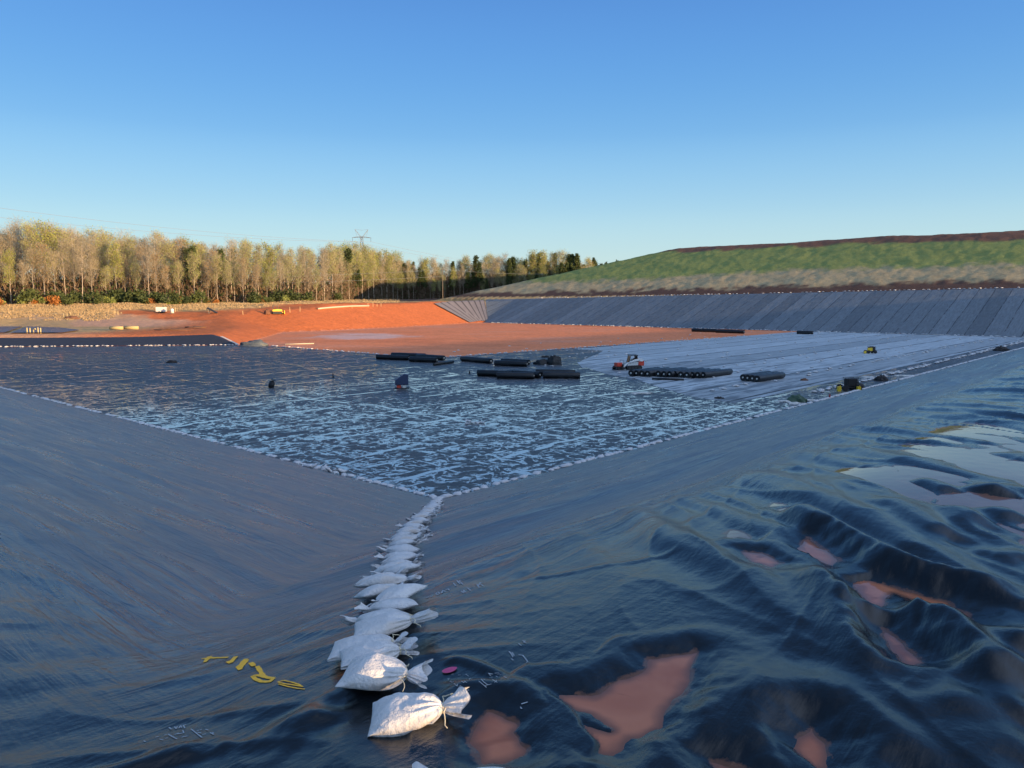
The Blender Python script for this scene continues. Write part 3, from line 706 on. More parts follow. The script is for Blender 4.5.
hero(366, 657, R(4), .74, 4, 'flat shaded white sandbag under the rosette necked one, its left corner sticking out', L=.44, W=.36, H=.13, tail=.07, fl=.5, lift=.02)
hero(386, 638, R(10), .74, 9, 'shaded white sandbag with a pale triangular tail standing upright on its right', L=.42, W=.36, H=.16, tail=.17, fl=1.3, lift=.03, pitch=R(-5))
hero(484, 812, R(160), .85, 6, 'white sandbag cut off by the bottom edge of the view', L=.38, W=.33, H=.17)
# the rest of the chain
chain = [LZ(px, py)[:2] for px, py in ((388, 632), (389, 616), (386, 600), (386, 585), (398, 568), (404, 553), (413, 536), (424, 522), (433, 510), (440, 500))]
def along(P, step, start=0.0):
    P = np.array(P); seg = np.linalg.norm(np.diff(P, axis=0), axis=1); cum = np.concatenate([[0], np.cumsum(seg)]); out = []
    s = start
    while s < cum[-1]:
        i = min(int(np.searchsorted(cum, s, 'right')) - 1, len(seg) - 1); t = (s - cum[i]) / seg[i]
        out.append((*(P[i] * (1 - t) + P[i + 1] * t), math.atan2(*(P[i + 1] - P[i])[::-1]))); s += step(s) if callable(step) else step
    return out
N_BAGS = 6
rn = random.Random(11)
def liner_pt(x, y): return np.array([x, y, max(float(liner_z(np.array([x]), np.array([y]))[0]), 0.0)])
for k, (x, y, ang) in enumerate(along(chain, .225)):
    x += rn.gauss(0, .035); y += rn.gauss(0, .03); p = liner_pt(x, y); dist = math.hypot(x, y)
    me = NB['mid'][k % 4] if dist < 22 else NB['low'][k % 3]
    o = link('sandbag', me); n = normal_at(x, y, .3)
    right = rn.random() < .6
    orient(o, p + np.array([0, 0, .03]), n, ang - math.pi / 2 * (1 if right else -1) + rn.gauss(0, .28), rn.uniform(.70, .82) + (.22 if dist > 18 else .06 if dist > 11 else 0), rn.gauss(0, .06), (-1 if right else 1) * R(12))
    tag(o, 'shaded white sandbag overlapping its neighbours in the row running down the liner valley', 'sandbag', GV); N_BAGS += 1
# rows along the two toes; the nearest are single bags, the rest of all rows one mass
STUFF_V = []; STUFF_F = []
lowdat = []
for me in NB['low']:
    lowdat.append((np.array([w.co[:] for w in me.vertices]), [tuple(p.vertices) for p in me.polygons]))
def mass_bag(x, y, z, yaw, sc):
    V, F = lowdat[rn.randrange(3)]; c, s_ = math.cos(yaw), math.sin(yaw); n0 = sum(len(q) for q in STUFF_V)
    W = np.stack([x + sc * (V[:, 0] * c - V[:, 1] * s_), y + sc * (V[:, 0] * s_ + V[:, 1] * c), z + sc * V[:, 2]], -1)
    STUFF_V.append(W); STUFF_F.extend([tuple(i + n0 for i in f) for f in F])
rows = []
tl = [xy(-.25, b) for b in (0.4, 20, 40, 60, 95, 130, 165)]; tr = [xy(a, -.25) for a in (.4, 20, 50, 80, 120, 170, LA)]
rows += [('l', *q) for q in along(tl, .62)] + [('r', *q) for q in along(tr, .62)]
rows.sort(key=lambda q: math.hypot(q[1], q[2]))
for side, x, y, ang in rows:
    x += rn.gauss(0, .10); y += rn.gauss(0, .10); d = math.hypot(x, y); z = float(max(liner_z(np.array([x]), np.array([y]))[0], 0))
    if rn.random() < (.12 if side == 'l' else .05): continue
    yaw = ang + rn.gauss(0, .5); sc = rn.uniform(.95, 1.3) * (1.15 if side == 'r' else 1.0)
    if N_BAGS < 292:
        o = link('sandbag', NB['low'][rn.randrange(3)]); o.location = (x, y, z + .01); o.rotation_euler = (0, 0, yaw); o.scale = (sc,) * 3
        if side == 'l': tag(o, 'small white sandbag in the row along the foot of the slope left of the valley', 'sandbag', 'sandbags along the left toe')
        else: tag(o, 'small white sandbag in the row along the foot of the slope right of the valley', 'sandbag', 'sandbags along the right toe')
        N_BAGS += 1
    else: mass_bag(x, y, z, yaw, sc * 1.1)
def scatter_row(P, step, z, jit=.3, sc=1.3, gap=.15):
    for x, y, ang in along(P, step):
        if rn.random() < gap: continue
        mass_bag(x + rn.gauss(0, jit), y + rn.gauss(0, jit), z, rn.uniform(0, 6.3), sc * rn.uniform(.8, 1.2))
scatter_row([G(0, 347.5)[:2] + (A2 - B2) * .5, A2, B2], .62, .0, .25, 1.5, .2)                       # foot of the dark bank
scatter_row([xy(*RB), xy(EA, EB), xy(*RE)], .9, .0, .15, 1.25, .2)                                     # liner edge at the red floor
scatter_row([xy(LA - 1, b) for b in (-5, 60, 120, LB - 3)], .9, .02, .6, 1.5, .15); scatter_row([xy(LA - 2.5, b) for b in (-5, 40, 90, 140)], 1.6, .02, .9, 1.5, .3)
wt = [xy(LA + 3 * wall_top(b) + .6, b) for b in (-40, 0, 60, 120, 170, LB)]
for x, y, ang in along(wt, 1.5):
    if rn.random() < .8: mass_bag(x, y, float(ground_z(np.array([x]), np.array([y]), False)[0]) + .5, rn.uniform(0, 6), 2.2 * rn.uniform(.7, 1.2))
scatter_row([xy(a, 2.3 + .01 * a) for a in (58, 100, 150, LA)], .8, .01, .25, 1.5, .12)
scatter_row([xy(a, 12.0) for a in (52, 70, 150, LA)], 2.4, .02, .5, 1.5, .25)
for i in range(7): scatter_row([xy(a, 18.9 + 6.9 * i + (5 if i > 3 else 0)) for a in (58 + i * 6, LA)], 5.5 if i < 4 else 2.6, .03, .7, 1.2, .45)
for k in range(120):
    a_ = rn.uniform(60, LA); b_ = rn.uniform(3, RE[1] + 20)
    x, y = xy(a_, b_); mass_bag(x, y, .02, rn.uniform(0, 6), rn.uniform(.9, 1.4))
me = bpy.data.meshes.new('far_sandbags'); me.from_pydata(np.concatenate(STUFF_V).tolist(), [], STUFF_F); me.polygons.foreach_set('use_smooth', [True] * len(me.polygons)); me.materials.append(BAG)
tag(link('far_sandbags', me), 'countless small white sandbags dotted along far seams and edges of the cell', 'sandbags', 'sandbags of the cell', 'stuff')
# heap of bags out on the floor and at the left toe
hp = G(476, 423.5)
for k in range(10):
    o = link('sandbag', NB['low'][k % 3]); o.location = (hp[0] - .75 + .19 * (k % 8) + rn.gauss(0, .04), hp[1] + rn.gauss(0, .1), .02 + .16 * (k >= 8)); o.rotation_euler = (0, rn.gauss(0, .2), 1.57 + rn.gauss(0, .3)); o.scale = (.9,) * 3
    tag(o, 'white sandbag in the little heap standing alone out on the wet floor', 'sandbag', 'heap of sandbags on the open floor')
hp = G(326, 474.5)
for k in range(9):
    x = hp[0] + rn.uniform(-1.3, 1.1); y = hp[1] + rn.uniform(-.5, .6); o = link('sandbag', NB['low'][k % 3]); o.location = (x, y, max(float(liner_z(np.array([x]), np.array([y]))[0]), 0) + .04 + .1 * (k % 2)); o.rotation_euler = (rn.gauss(0, .3), rn.gauss(0, .3), rn.uniform(0, 6)); o.scale = (1.25,) * 3
    tag(o, 'white sandbag in the jumbled cluster part way along the left toe row', 'sandbag', 'cluster of sandbags at the left toe')

# ------------------------------------------------------------------ liner rolls
ROLLM = simple('roll_liner', (.006, .007, .009), .42, var=.4, scale=1.5, bump=.02); CORE = simple('pale_core', (.62, .60, .55), .7)
STRAP = simple('strap', (.05, .05, .055), .5)
def roll_proto(L=6.9, r=.42, seed=1):
    root = empty('liner_roll'); rn_ = random.Random(seed); n = 28; m = MB()
    xs = [-L / 2, -L / 2 + .05, -L / 4, 0, L / 4, L / 2 - .05, L / 2]; vs = []; fs = []
    for i, x in enumerate(xs):
        for k in range(n):
            q = 2 * math.pi * k / n; rr = r * (1 + .05 * k / n + .012 * math.sin(3 * q + i)) * (.97 if i in (0, 6) else 1)
            vs.append((x, rr * math.cos(q), r + rr * math.sin(q) * .97))
    for i in range(len(xs) - 1):
        for k in range(n): fs.append((i * n + k, i * n + (k + 1) % n, (i + 1) * n + (k + 1) % n, (i + 1) * n + k))
    for e, base in ((-1, 0), (1, (len(xs) - 1) * n)):              # coiled end: stepped in towards the core
        prev = list(range(base, base + n))
        for j, (f, off) in enumerate(((.8, -.03), (.6, .02), (.42, -.03), (.2, -.02))):
            cur = []
            for k in range(n):
                q = 2 * math.pi * k / n; cur.append(len(vs)); vs.append((e * (L / 2 + off), r * f * math.cos(q), r + r * f * math.sin(q)))
            for k in range(n): fs.append((prev[k], prev[(k + 1) % n], cur[(k + 1) % n], cur[k]) if e < 0 else (prev[(k + 1) % n], prev[k], cur[k], cur[(k + 1) % n]))
            prev = cur
        fs.append(tuple(prev) if e < 0 else tuple(reversed(prev)))
    m.add(vs, fs); m.build('roll_body', ROLLM, root, True)
    for e in (-1, 1):
        c = MB(); c.tube([(e * (L / 2 - .1), 0, r), (e * (L / 2 + .05), 0, r)], .105, 12); c.build('core', CORE, root)
    return root
ROLLS = []
def place_roll(x, y, z, yaw, label, group, s=1.0):
    o = ROLL if not ROLLS else copy_tree(ROLL)
    o.location = (x, y, z); o.rotation_euler = (0, 0, yaw); o.scale = (s, 1, 1); ROLLS.append(o)
    return tag(o, label, 'liner roll', group)
ROLL = roll_proto()
def roll_px(p0, p1, label, group, z=0.0):
    a_, b_ = G(*p0), G(*p1); c = (a_ + b_) / 2
    return place_roll(c[0], c[1], z, rot_to(a_, b_), label, group, np.linalg.norm(b_ - a_) / 6.9)
g = 'black liner rolls lying near the red soil edge'
roll_px((377, 359.2), (409, 360.2), 'leftmost black liner roll beside the edge of the red soil', g)
roll_px((392, 357.0), (425, 358.2), 'black liner roll lying behind the leftmost roll by the red soil', g)
roll_px((410, 361.6), (437, 362.6), 'black liner roll in front at the right end of the leftmost group', g)
roll_px((417, 358.6), (444, 360.4), 'black liner roll with pale core tucked behind the right end of the leftmost group', g)
roll_px((462, 361.0), (491, 363.6), 'lone slanting black liner roll left of the middle of the red edge', g)
roll_px((495, 365.6), (527, 366.6), 'black liner roll just right of the slanting one, in front of its pair', g)
roll_px((502, 363.4), (529, 365.0), 'black liner roll lying behind its pair in the middle of the red edge', g)
g2 = 'black liner rolls in the middle of the floor'
roll_px((497, 378.4), (534, 379.0), 'long black liner roll at the front left of the middle group', g2)
roll_px((478, 375.8), (512, 377.2), 'black liner roll sticking out left behind the front left roll of the middle group', g2)
roll_px((508, 376.0), (540, 378.2), 'black liner roll in the centre of the middle group with its end towards us', g2)
roll_px((543, 378.2), (580, 378.6), 'long black liner roll at the front right of the middle group', g2)
roll_px((536, 375.2), (575, 376.0), 'black liner roll behind the front right roll of the middle group', g2)
yv = math.atan2(v[1], v[0])
e0 = G(631, 376.2)[:2]; e1 = G(703, 378.2)[:2]
for k in range(14):
    f = k / 13.0; q = e0 * (1 - f) + e1 * f + np.array([0, .25 * rn.gauss(0, 1)]); yw = yv + rn.gauss(-.06, .05)
    place_roll(q[0] + 3.4 * math.cos(yw), q[1] + 3.4 * math.sin(yw), 0, yw, 'black liner roll seen end-on in the side by side row right of the loader', 'row of black liner rolls beside the loader')
e0 = G(743, 380.8)[:2]; e1 = G(757, 382.2)[:2]
for k in range(4):
    f = k / 3.0; q = e0 * (1 - f) + e1 * f; yw = yv - .05 + rn.gauss(0, .03)
    place_roll(q[0] + 3.4 * math.cos(yw), q[1] + 3.4 * math.sin(yw), 0, yw, 'black liner roll in the short bundle of four right of the long row', 'bundle of four black liner rolls')
for (p0, p1, l) in (((692, 331.6), (716, 332.2), 'distant black roll at the foot of the far wall, left one'), ((716, 332.6), (744, 333.6), 'distant black roll at the foot of the far wall, second from the left'), ((797, 334.0), (813, 334.4), 'distant short black roll at the foot of the far wall, right one')):
    a_, b_ = G(*p0), G(*p1); c = (a_ + b_) / 2; o = place_roll(c[0], c[1], 0, rot_to(a_, b_), l, 'black rolls at the foot of the far wall', np.linalg.norm(b_ - a_) / 6.9); o.scale = (np.linalg.norm(b_ - a_) / 6.9, 1.25, 1.25)
# thin roll and planks on the floor
def log_px(p0, p1, r, mat, name, label, cat):
    a_, b_ = G(*p0, r), G(*p1, r); m = MB(); m.tube([a_, (a_ + b_) / 2 + np.array([0, 0, .03]), b_], [r, r * 1.05, r], 10); return tag(m.build(name, mat, None, True), label, cat)
log_px((434, 364.2), (453, 361.6), .22, ROLLM, 'thin_roll', 'thin black roll lying slanted in front of the leftmost roll group', 'liner roll')
log_px((652, 378.8), (684, 379.6), .13, ROLLM, 'pipe', 'thin black pipe lying in front of the long row of rolls', 'pipe')
# ------------------------------------------------------------------ machines and gear on the floor
WHITEP = simple('white_paint', (.72, .72, .70), .4, var=.1); REDP = simple('red_paint', (.55, .055, .030), .4, var=.2); BLACKP = simple('black_rubber', (.009, .009, .010), .6, var=.3)
DARKM = simple('dark_metal', (.05, .052, .055), .45, .6); YELP = simple('yellow_paint', (.75, .50, .03), .45, var=.15); GLASS = simple('dark_glass', (.02, .025, .03), .08, var=.1)
WOOD = simple('weathered_wood', (.22, .18, .14), .8, scale=3); TARP_B = simple('blue_tarp', (.018, .034, .085), .5, bump=.03); TARP_G = simple('green_tarp', (.05, .10, .06), .6, bump=.03)
BROWN = simple('brown_clod', (.16, .075, .04), .9, bump=.05); STEEL = simple('galvanised_steel', (.33, .35, .37), .5, .5); PALE = simple('pale_plastic', (.62, .61, .57), .5, var=.08)
STRAW = simple('straw', (.46, .36, .16), .9, var=.3, scale=9, bump=.05)
def loader():
    q = G(632, 369.4); root = empty('track_loader', (q[0], q[1], 0), math.pi + .25)
    tag(root, 'red and white tracked skid steer loader with black cab parked by the row of rolls', 'loader')
    for sy in (-1, 1):
        m = MB(); m.prism([(-1.15, .10), (-.95, 0), (.85, 0), (1.10, .14), (1.15, .45), (.75, .62), (-.95, .66), (-1.25, .42)], sy * .72 - .19, sy * .72 + .19)
        t_ = m.build('track', BLACKP, root, bevel=.04)
        for k in range(4):
            w = MB(); w.tube([(-.75 + .5 * k, sy * .92, .26), (-.75 + .5 * k, sy * .95, .26)], .16, 12); w.build('wheel', DARKM, t_)
    m = MB(); m.prism([(-1.55, .45), (.85, .45), (.95, .95), (.2, 1.05), (-1.55, 1.25)], -.52, .52); m.build('chassis', WHITEP, root, bevel=.05)
    m = MB(); m.prism([(-1.62, .55), (-.75, .55), (-.75, 1.42), (-1.35, 1.46), (-1.62, 1.2)], -.62, .62); m.build('engine_hood', REDP, root, bevel=.06)
    m = MB()
    for y in (-.44, .44):
        m.prism([(-.72, 1.0), (-.62, 1.0), (-.52, 2.06), (-.62, 2.06)], y - .05, y + .05); m.prism([(.62, 1.0), (.72, 1.0), (.46, 2.06), (.36, 2.06)], y - .05, y + .05)
    m.box((-.08, 0, 2.09), (1.25, 1.06, .10)); m.box((-.55, 0, 1.5), (.06, .82, .95)); cabo = m.build('cab', BLACKP, root, bevel=.02)
    m = MB(); m.box((.56, 0, 1.52), (.04, .78, .90), ry=-.25); m.build('windscreen', GLASS, cabo)
    m = MB(); m.box((-.1, 0, 1.0), (.55, .55, .18)); m.box((-.35, 0, 1.35), (.14, .52, .6)); m.build('seat', BLACKP, root, bevel=.03)
    for sy in (-1, 1):
        m = MB(); m.prism([(-1.50, 1.35), (-1.25, 1.62), (-.2, 1.50), (1.2, .95), (1.75, .42), (1.62, .30), (1.05, .75), (-.3, 1.28), (-1.3, 1.18)], sy * .63 - .06, sy * .63 + .06); m.build('lift_arm', WHITEP, root, bevel=.02)
        m = MB(); m.tube([(-.9, sy * .72, 1.35), (.9, sy * .72, 1.0)], .05, 8); m.build('cylinder', STEEL, root)
    m = MB(); m.prism([(1.6, .12), (1.75, .10), (1.78, .80), (1.62, .85)], -.8, .8)
    for y in (-.5, .5): m.prism([(1.75, .08), (2.9, .03), (2.9, .09), (1.75, .2)], y - .07, y + .07)
    m.tube([(1.95, -1.2, .32), (1.95, 1.2, .32)], .09, 10); m.build('roll_carrier', DARKM, root)
    m = MB(); m.box((-1.64, 0, .85), (.05, .7, .5)); m.build('rear_grille', DARKM, root)
    for sy in (-1, 1):
        m = MB(); m.box((.45, sy * .42, 2.0), (.08, .16, .10)); m.build('work_light', PALE, root)
loader()
# second, unmanned roller seat behind: open frame cart standing tight against the loader
q = G(622, 369.6); root = empty('roll_cart', (q[0] - .4, q[1] - .3, 0), .5); tag(root, 'low dark cart with orange red box standing left of the white loader', 'cart')
m = MB(); m.box((0, 0, .38), (1.7, 1.1, .14)); m.box((-.95, 0, .35), (.5, .08, .08)); m.build('deck', DARKM, root)
m = MB(); m.box((-.25, 0, .78), (.9, .8, .55)); m.build('engine_box', REDP, root, bevel=.04)
m = MB(); m.tube([(.4, -.45, .4), (.4, -.45, 1.35), (.4, .45, 1.35), (.4, .45, .4)], .035, 6); m.build('frame', BLACKP, root)
for sx in (-.55, .55):
    for sy in (-.55, .55):
        m = MB(); m.tube([(sx, sy - .08, .28), (sx, sy + .08, .28)], .28, 14); m.build('wheel', BLACKP, root)
def lump(name, px, py, size, mat, label, cat, seed=0, n=26, flat=.0, group=None, z=0.0, yaw=0):
    P = G(px, py, z) if z == 0 else None
    if P is None: P = AT(px, py, z)
    th = np.linspace(0, 2 * math.pi, n, endpoint=False); ph = np.linspace(.02, math.pi / 2, 9)
    A, B = np.meshgrid(ph, th, indexing='ij'); X = np.sin(A) * np.cos(B); Y = np.sin(A) * np.sin(B); Z = np.cos(A)
    k = 1 + .35 * fbm(X * 1.7 + seed, Y * 1.7 + Z * 2, 300 + seed, 3)
    V = np.stack([X * k * size[0] / 2, Y * k * size[1] / 2, Z * k * size[2]], -1).reshape(-1, 3)
    F = grid_faces(9, n, True).tolist(); me = bpy.data.meshes.new(name); me.from_pydata(V.tolist(), [], [tuple(f) for f in F] + [tuple(range(n - 1, -1, -1))]); me.update()
    me.materials.append(mat); me.polygons.foreach_set('use_smooth', [True] * len(me.polygons))
    o = link(name, me); o.location = P; o.rotation_euler = (0, 0, yaw); return tag(o, label, cat, group)
lump('liner_scrap', 543, 364.4, (2.6, 1.5, .75), BLACKP, 'low crumpled heap of black liner scrap behind the middle roll group', 'scrap heap', 1)
lump('liner_scrap', 554, 364.6, (2.2, 1.6, 1.35), BLACKP, 'taller crumpled heap of black liner scrap right of the low one', 'scrap heap', 2)
lump('liner_scrap', 547, 357.4, (1.9, .7, .3), BLACKP, 'small dark scrap lying at the red soil edge beyond the scrap heaps', 'scrap heap', 3)
lump('ballast_bag', 757.5, 423.5, (1.05, .8, .48), BLACKP, 'single black ballast bag lying on the right toe row of sandbags', 'bag', 4, z=0)
lump('ballast_bag', 687, 442.5, (.6, .35, .12), BROWN, 'flat brown bag lying on the right toe row left of the black one', 'bag', 5)
lump('liner_scrap', 804, 380.6, (.9, .5, .25), BROWN, 'small rusty brown scrap on the pale geotextile panels', 'scrap', 6)
lump('liner_scrap', 719, 398.6, (.9, .5, .2), BLACKP, 'small black scrap at the near edge of the geotextile panels', 'scrap', 7)
lump('liner_scrap', 881, 380.6, (1.6, 1.0, .6), BLACKP, 'black bundle with a white sheet trailing from it near the right toe', 'bundle', 8)
lump('liner_scrap', 1001, 350.6, (3.0, 1.4, .8), BLACKP, 'dark heap near the far right edge of the cell floor', 'heap', 9)
lump('liner_scrap', 172, 362.6, (1.9, .7, .35), BLACKP, 'small black scrap on the wet floor in front of the dark bank', 'scrap', 10)
lump('tarp_heap', 797, 401.5, (1.9, .9, .65), TARP_G, 'dark green tarp heap between white bags at the edge of the panels', 'tarp', 11)
for i, (a_, b_, w, l) in enumerate(((785, 401.6, 1.5, 'white plastic sheet lying left of the green tarp heap'), (808, 400.4, 1.7, 'white plastic sheet lying right of the green tarp heap'), (795, 403.6, 1.2, 'white plastic sheet lying in front of the green tarp heap'), (905, 376.0, 3.4, 'long white sheet trailing right of the black bundle'), (868, 377.4, 2.0, 'white sheet lying left of the black bundle'), (640, 393.5, 2.6, 'pale sheet lying on the wet floor before the panels'), (893, 372.6, 2.0, 'white sheet beyond the black bundle near the right toe'))):
    lump('plastic_sheet', a_, b_, (w, .8, .14), PALE, l, 'sheet', 20 + i)
lump('tarp_heap', 254, 346.0, (6.2, 2.0, 1.15), simple('grey_tarp', (.085, .10, .11), .6, bump=.05), 'grey green tarp over a pile at the right end of the dark bank', 'tarp', 12)
# blue covered welder hut
q = G(402, 388); root = empty('equipment_hut', (q[0], q[1], 0), .15); tag(root, 'small dark blue tarp shelter over welding gear alone on the wet floor', 'shelter')
m = MB(); m.prism([(-.78, .42), (.72, .42), (.74, 1.55), (.25, 1.62), (-.78, .95)], -.55, .55); m.build('tarp_cover', TARP_B, root, bevel=.04)
m = MB(); m.box((-.35, -.1, .22), (.5, .6, .40)); m.build('generator', REDP, root, bevel=.03)
m = MB(); m.box((.25, -.2, .20), (.42, .45, .36)); m.build('fuel_can', PALE, root, bevel=.05)
m = MB(); m.box((0, 0, .03), (1.6, 1.1, .06)); m.build('base_board', BLACKP, root)
# leaning barrel and post
q = G(272, 387.4); root = empty('drum', (q[0], q[1], 0)); tag(root, 'dark leaning drum standing alone on the wet floor left of the blue shelter', 'drum')
m = MB(); m.tube([(-.10, 0, 0), (-.06, 0, .3), (.06, 0, .62), (.2, 0, .86)], [.33, .34, .33, .29], 16); m.build('body', BLACKP, root, True); m = MB(); m.tube([(.19, 0, .85), (.225, 0, .92)], [.30, .27], 16); m.build('lid', DARKM, root)
q = G(333, 377.6); m = MB(); m.tube([(0, 0, 0), (.01, 0, .3), (0, .01, .55)], [.09, .075, .06], 8); m.box((0, 0, .03), (.3, .3, .06)); o = m.build('marker_post', BLACKP); o.location = (q[0], q[1], 0); tag(o, 'short black marker post on the wet floor between drum and blue shelter', 'post')
q = G(482, 373.8); m = MB(); m.tube([(0, 0, 0), (.01, 0, .25), (0, .01, .45)], [.10, .085, .06], 8); m.box((0, 0, .03), (.3, .3, .06)); o = m.build('marker_post', BLACKP); o.location = (q[0] - 1.7, q[1], 0); tag(o, 'short black marker post just left of the middle roll group', 'post')
q = G(829.5, 399.5); m = MB(); m.tube([(0, 0, 0), (0, .01, .3), (.01, 0, .5)], [.10, .09, .08], 10); m.tube([(0.01, 0, .5), (.01, 0, .58)], [.05, .04], 8); o = m.build('bottle', simple('red_plastic', (.35, .03, .03), .5)); o.location = (q[0], q[1], 0); tag(o, 'dark red canister by the right toe near the welding cart', 'canister')
def gear(px, py, yaw, label, s=1.0, cans=2):
    q = G(px, py); root = empty('welding_cart', (q[0], q[1], 0), yaw); tag(root, label, 'cart')
    m = MB(); m.box((0, 0, .36), (1.9, .9, .10)); m.build('deck', DARKM, root)
    m = MB(); m.box((.25, 0, .80), (1.0, .75, .75)); m.build('generator', BLACKP, root, bevel=.05)
    m = MB(); m.tube([(-.3, -.42, .4), (-.3, -.42, 1.25), (.8, -.42, 1.25), (.8, -.42, .4)], .03, 6); m.tube([(-.3, .42, .4), (-.3, .42, 1.25), (.8, .42, 1.25), (.8, .42, .4)], .03, 6); m.build('roll_frame', YELP if cans == 0 else DARKM, root)
    for sx in (-.6, .7):
        for sy in (-.5, .5):
            m = MB(); m.tube([(sx, sy - .09, .30), (sx, sy + .09, .30)], .30, 14); m.build('wheel', BLACKP, root)
    for sx, sy in ((-1.25, -.5), (.55, -.85))[:max(cans, 1)]:
        m = MB(); m.box((sx, sy, .24), (.36, .26, .46)); m.tube([(sx + .1, sy, .46), (sx + .1, sy, .56)], .05, 8); m.build('fuel_can', YELP, root, bevel=.03)
    if cans == 0: pass
    root.scale = (s,) * 3
    return root
gear(848, 390.6, .15, 'black welding cart with two yellow fuel cans by the right toe', 1.15, 2)
lump('liner_scrap', 857, 389.4, (1.6, 1.1, .8), BLACKP, 'black crumpled bundle lying against the right of the welding cart', 'bundle', 15)
r_ = gear(870, 353.4, .1, 'dark utility cart with yellow box alone far out on the panels', 1.0, 1)
m = MB(); m.box((-.3, -.42, .75), (.9, .2, .55)); m.build('side_box', YELP, r_, bevel=.03)
r_.scale = (1.05,) * 3

# ------------------------------------------------------------------ cleared land on the left
def onland(px, py, lo=140, hi=520):
    d = ray(px, py); ts = np.linspace(lo, hi, 1600) / d[1]; X = d[0] * ts; Y = d[1] * ts; Z = EYE + d[2] * ts
    m_ = Z < ground_z(X, Y, False); i = int(np.argmax(m_)) if m_.any() else len(ts) - 1
    return np.array([X[i], Y[i], float(ground_z(np.array([X[i]]), np.array([Y[i]]), False)[0])])
q = onland(161.5, 313.2); root = empty('box_trailer', q, .12); tag(root, 'white box trailer parked on the cleared land before the woods', 'trailer')
m = MB(); m.box((0, 0, 1.25), (3.1, 1.7, 1.5)); m.build('body', PALE, root, bevel=.05)
m = MB(); m.box((-2.0, 0, .5), (.9, .12, .10)); m.build('tow_bar', DARKM, root)
for sx in (-.4, .5):
    for sy in (-.85, .85):
        m = MB(); m.tube([(sx, sy - .1, .33), (sx, sy + .1, .33)], .33, 14); m.build('wheel', BLACKP, root)
m = MB(); m.box((1.56, 0, 1.2), (.03, 1.4, 1.2)); m.build('rear_door', simple('grey_panel', (.5, .5, .5), .5), root)
q = onland(172.3, 313.4); root = empty('water_tank', q); tag(root, 'small white upright tank just right of the box trailer', 'tank')
m = MB(); m.tube([(0, 0, .1), (0, 0, 1.3), (0, 0, 1.6)], [.55, .55, .2], 16); m.build('body', PALE, root, True); m = MB(); m.tube([(0, 0, 1.58), (0, 0, 1.72)], .16, 10); m.build('lid', DARKM, root); m = MB(); m.box((0, 0, .06), (1.3, 1.3, .12)); m.build('base', WOOD, root)
q = onland(212, 313.5); root = empty('steel_chute', q, .1); tag(root, 'dark slanted steel chute on the crest of the red cut', 'chute')
m = MB(); m.prism([(-1.7, 1.7), (-1.2, 2.0), (1.8, .30), (1.5, .0)], -.7, .7); m.build('trough', DARKM, root); m = MB(); m.tube([(-.9, .6, 0), (-.9, .6, 1.5)], .07, 6); m.tube([(-.9, -.6, 0), (-.9, -.6, 1.5)], .07, 6); m.build('stand', DARKM, root)
def dozer(px, py):
    q = onland(px, py); root = empty('bulldozer', q, .4); tag(root, 'small yellow bulldozer working at the top of the red bank', 'bulldozer')
    for sy in (-1, 1):
        m = MB(); m.prism([(-1.3, .25), (-1.0, 0), (1.0, 0), (1.35, .3), (1.1, .75), (-1.05, .75)], sy * .8 - .22, sy * .8 + .22); m.build('track', BLACKP, root, bevel=.04)
    m = MB(); m.prism([(-1.2, .7), (1.3, .7), (1.3, 1.25), (.1, 1.35), (-1.2, 1.2)], -.55, .55); m.build('body', YELP, root, bevel=.05)
    m = MB(); m.box((-.45, 0, 2.32), (1.3, 1.2, .10))
    for x in (-1.0, .1):
        for y in (-.5, .5): m.box((x, y, 1.8), (.08, .08, 1.0))
    m.build('cab', DARKM, root)
    m = MB(); m.prism([(1.75, .1), (1.95, .0), (1.9, 1.0), (1.75, 1.0)], -1.3, 1.3); m.build('blade', YELP, root)
    m = MB(); m.box((1.3, .8, .45), (1.1, .14, .2)); m.box((1.3, -.8, .45), (1.1, .14, .2)); m.build('push_arm', YELP, root)
    m = MB(); m.tube([(.7, .3, 1.3), (.7, .3, 1.9)], .06, 8); m.build('exhaust', DARKM, root)
dozer(277, 314.2); bpy.data.objects['bulldozer'].scale = (1.25,) * 3
def heap(px, py, size, mat, label, seed, name='dirt_pile', cat='dirt pile', group=None):
    q = onland(px, py); o = lump(name, 512, 400, size, mat, label, cat, seed, group=group); o.location = q; return o
heap(267.5, 314.6, (1.9, 1.5, 1.7), BROWN, 'small steep brown dirt pile left of the yellow bulldozer', 31)
heap(72, 319.0, (4.2, 2.2, 1.0), BROWN, 'dark brown dirt pile on the flat land beyond the pond', 32)
heap(173, 330.5, (9, 3, .55), BROWN, 'low dark brushy pile behind the dark bank right of the straw rolls', 33)
heap(195, 328.0, (6, 3, .5), BROWN, 'low dark brushy pile at the edge of the pale soil track', 34)
for k, (a_, b_, y_, l) in enumerate(((110, 124, 329.6, 'left one of two pale straw rolls behind the dark bank'), (124.5, 139, 329.4, 'right one of two pale straw rolls behind the dark bank'))):
    A_ = onland(a_, y_ + 1.2); B_ = onland(b_, y_ + 1.2); B_[1] = A_[1]; m = MB(); z0 = max(A_[2], B_[2]) + .7
    m.tube([(A_[0], A_[1], z0), ((A_[0] + B_[0]) / 2, A_[1], z0 + .04), (B_[0], A_[1], z0)], [.42, .43, .42], 14); tag(m.build('straw_roll', STRAW, None, True), l, 'straw roll')
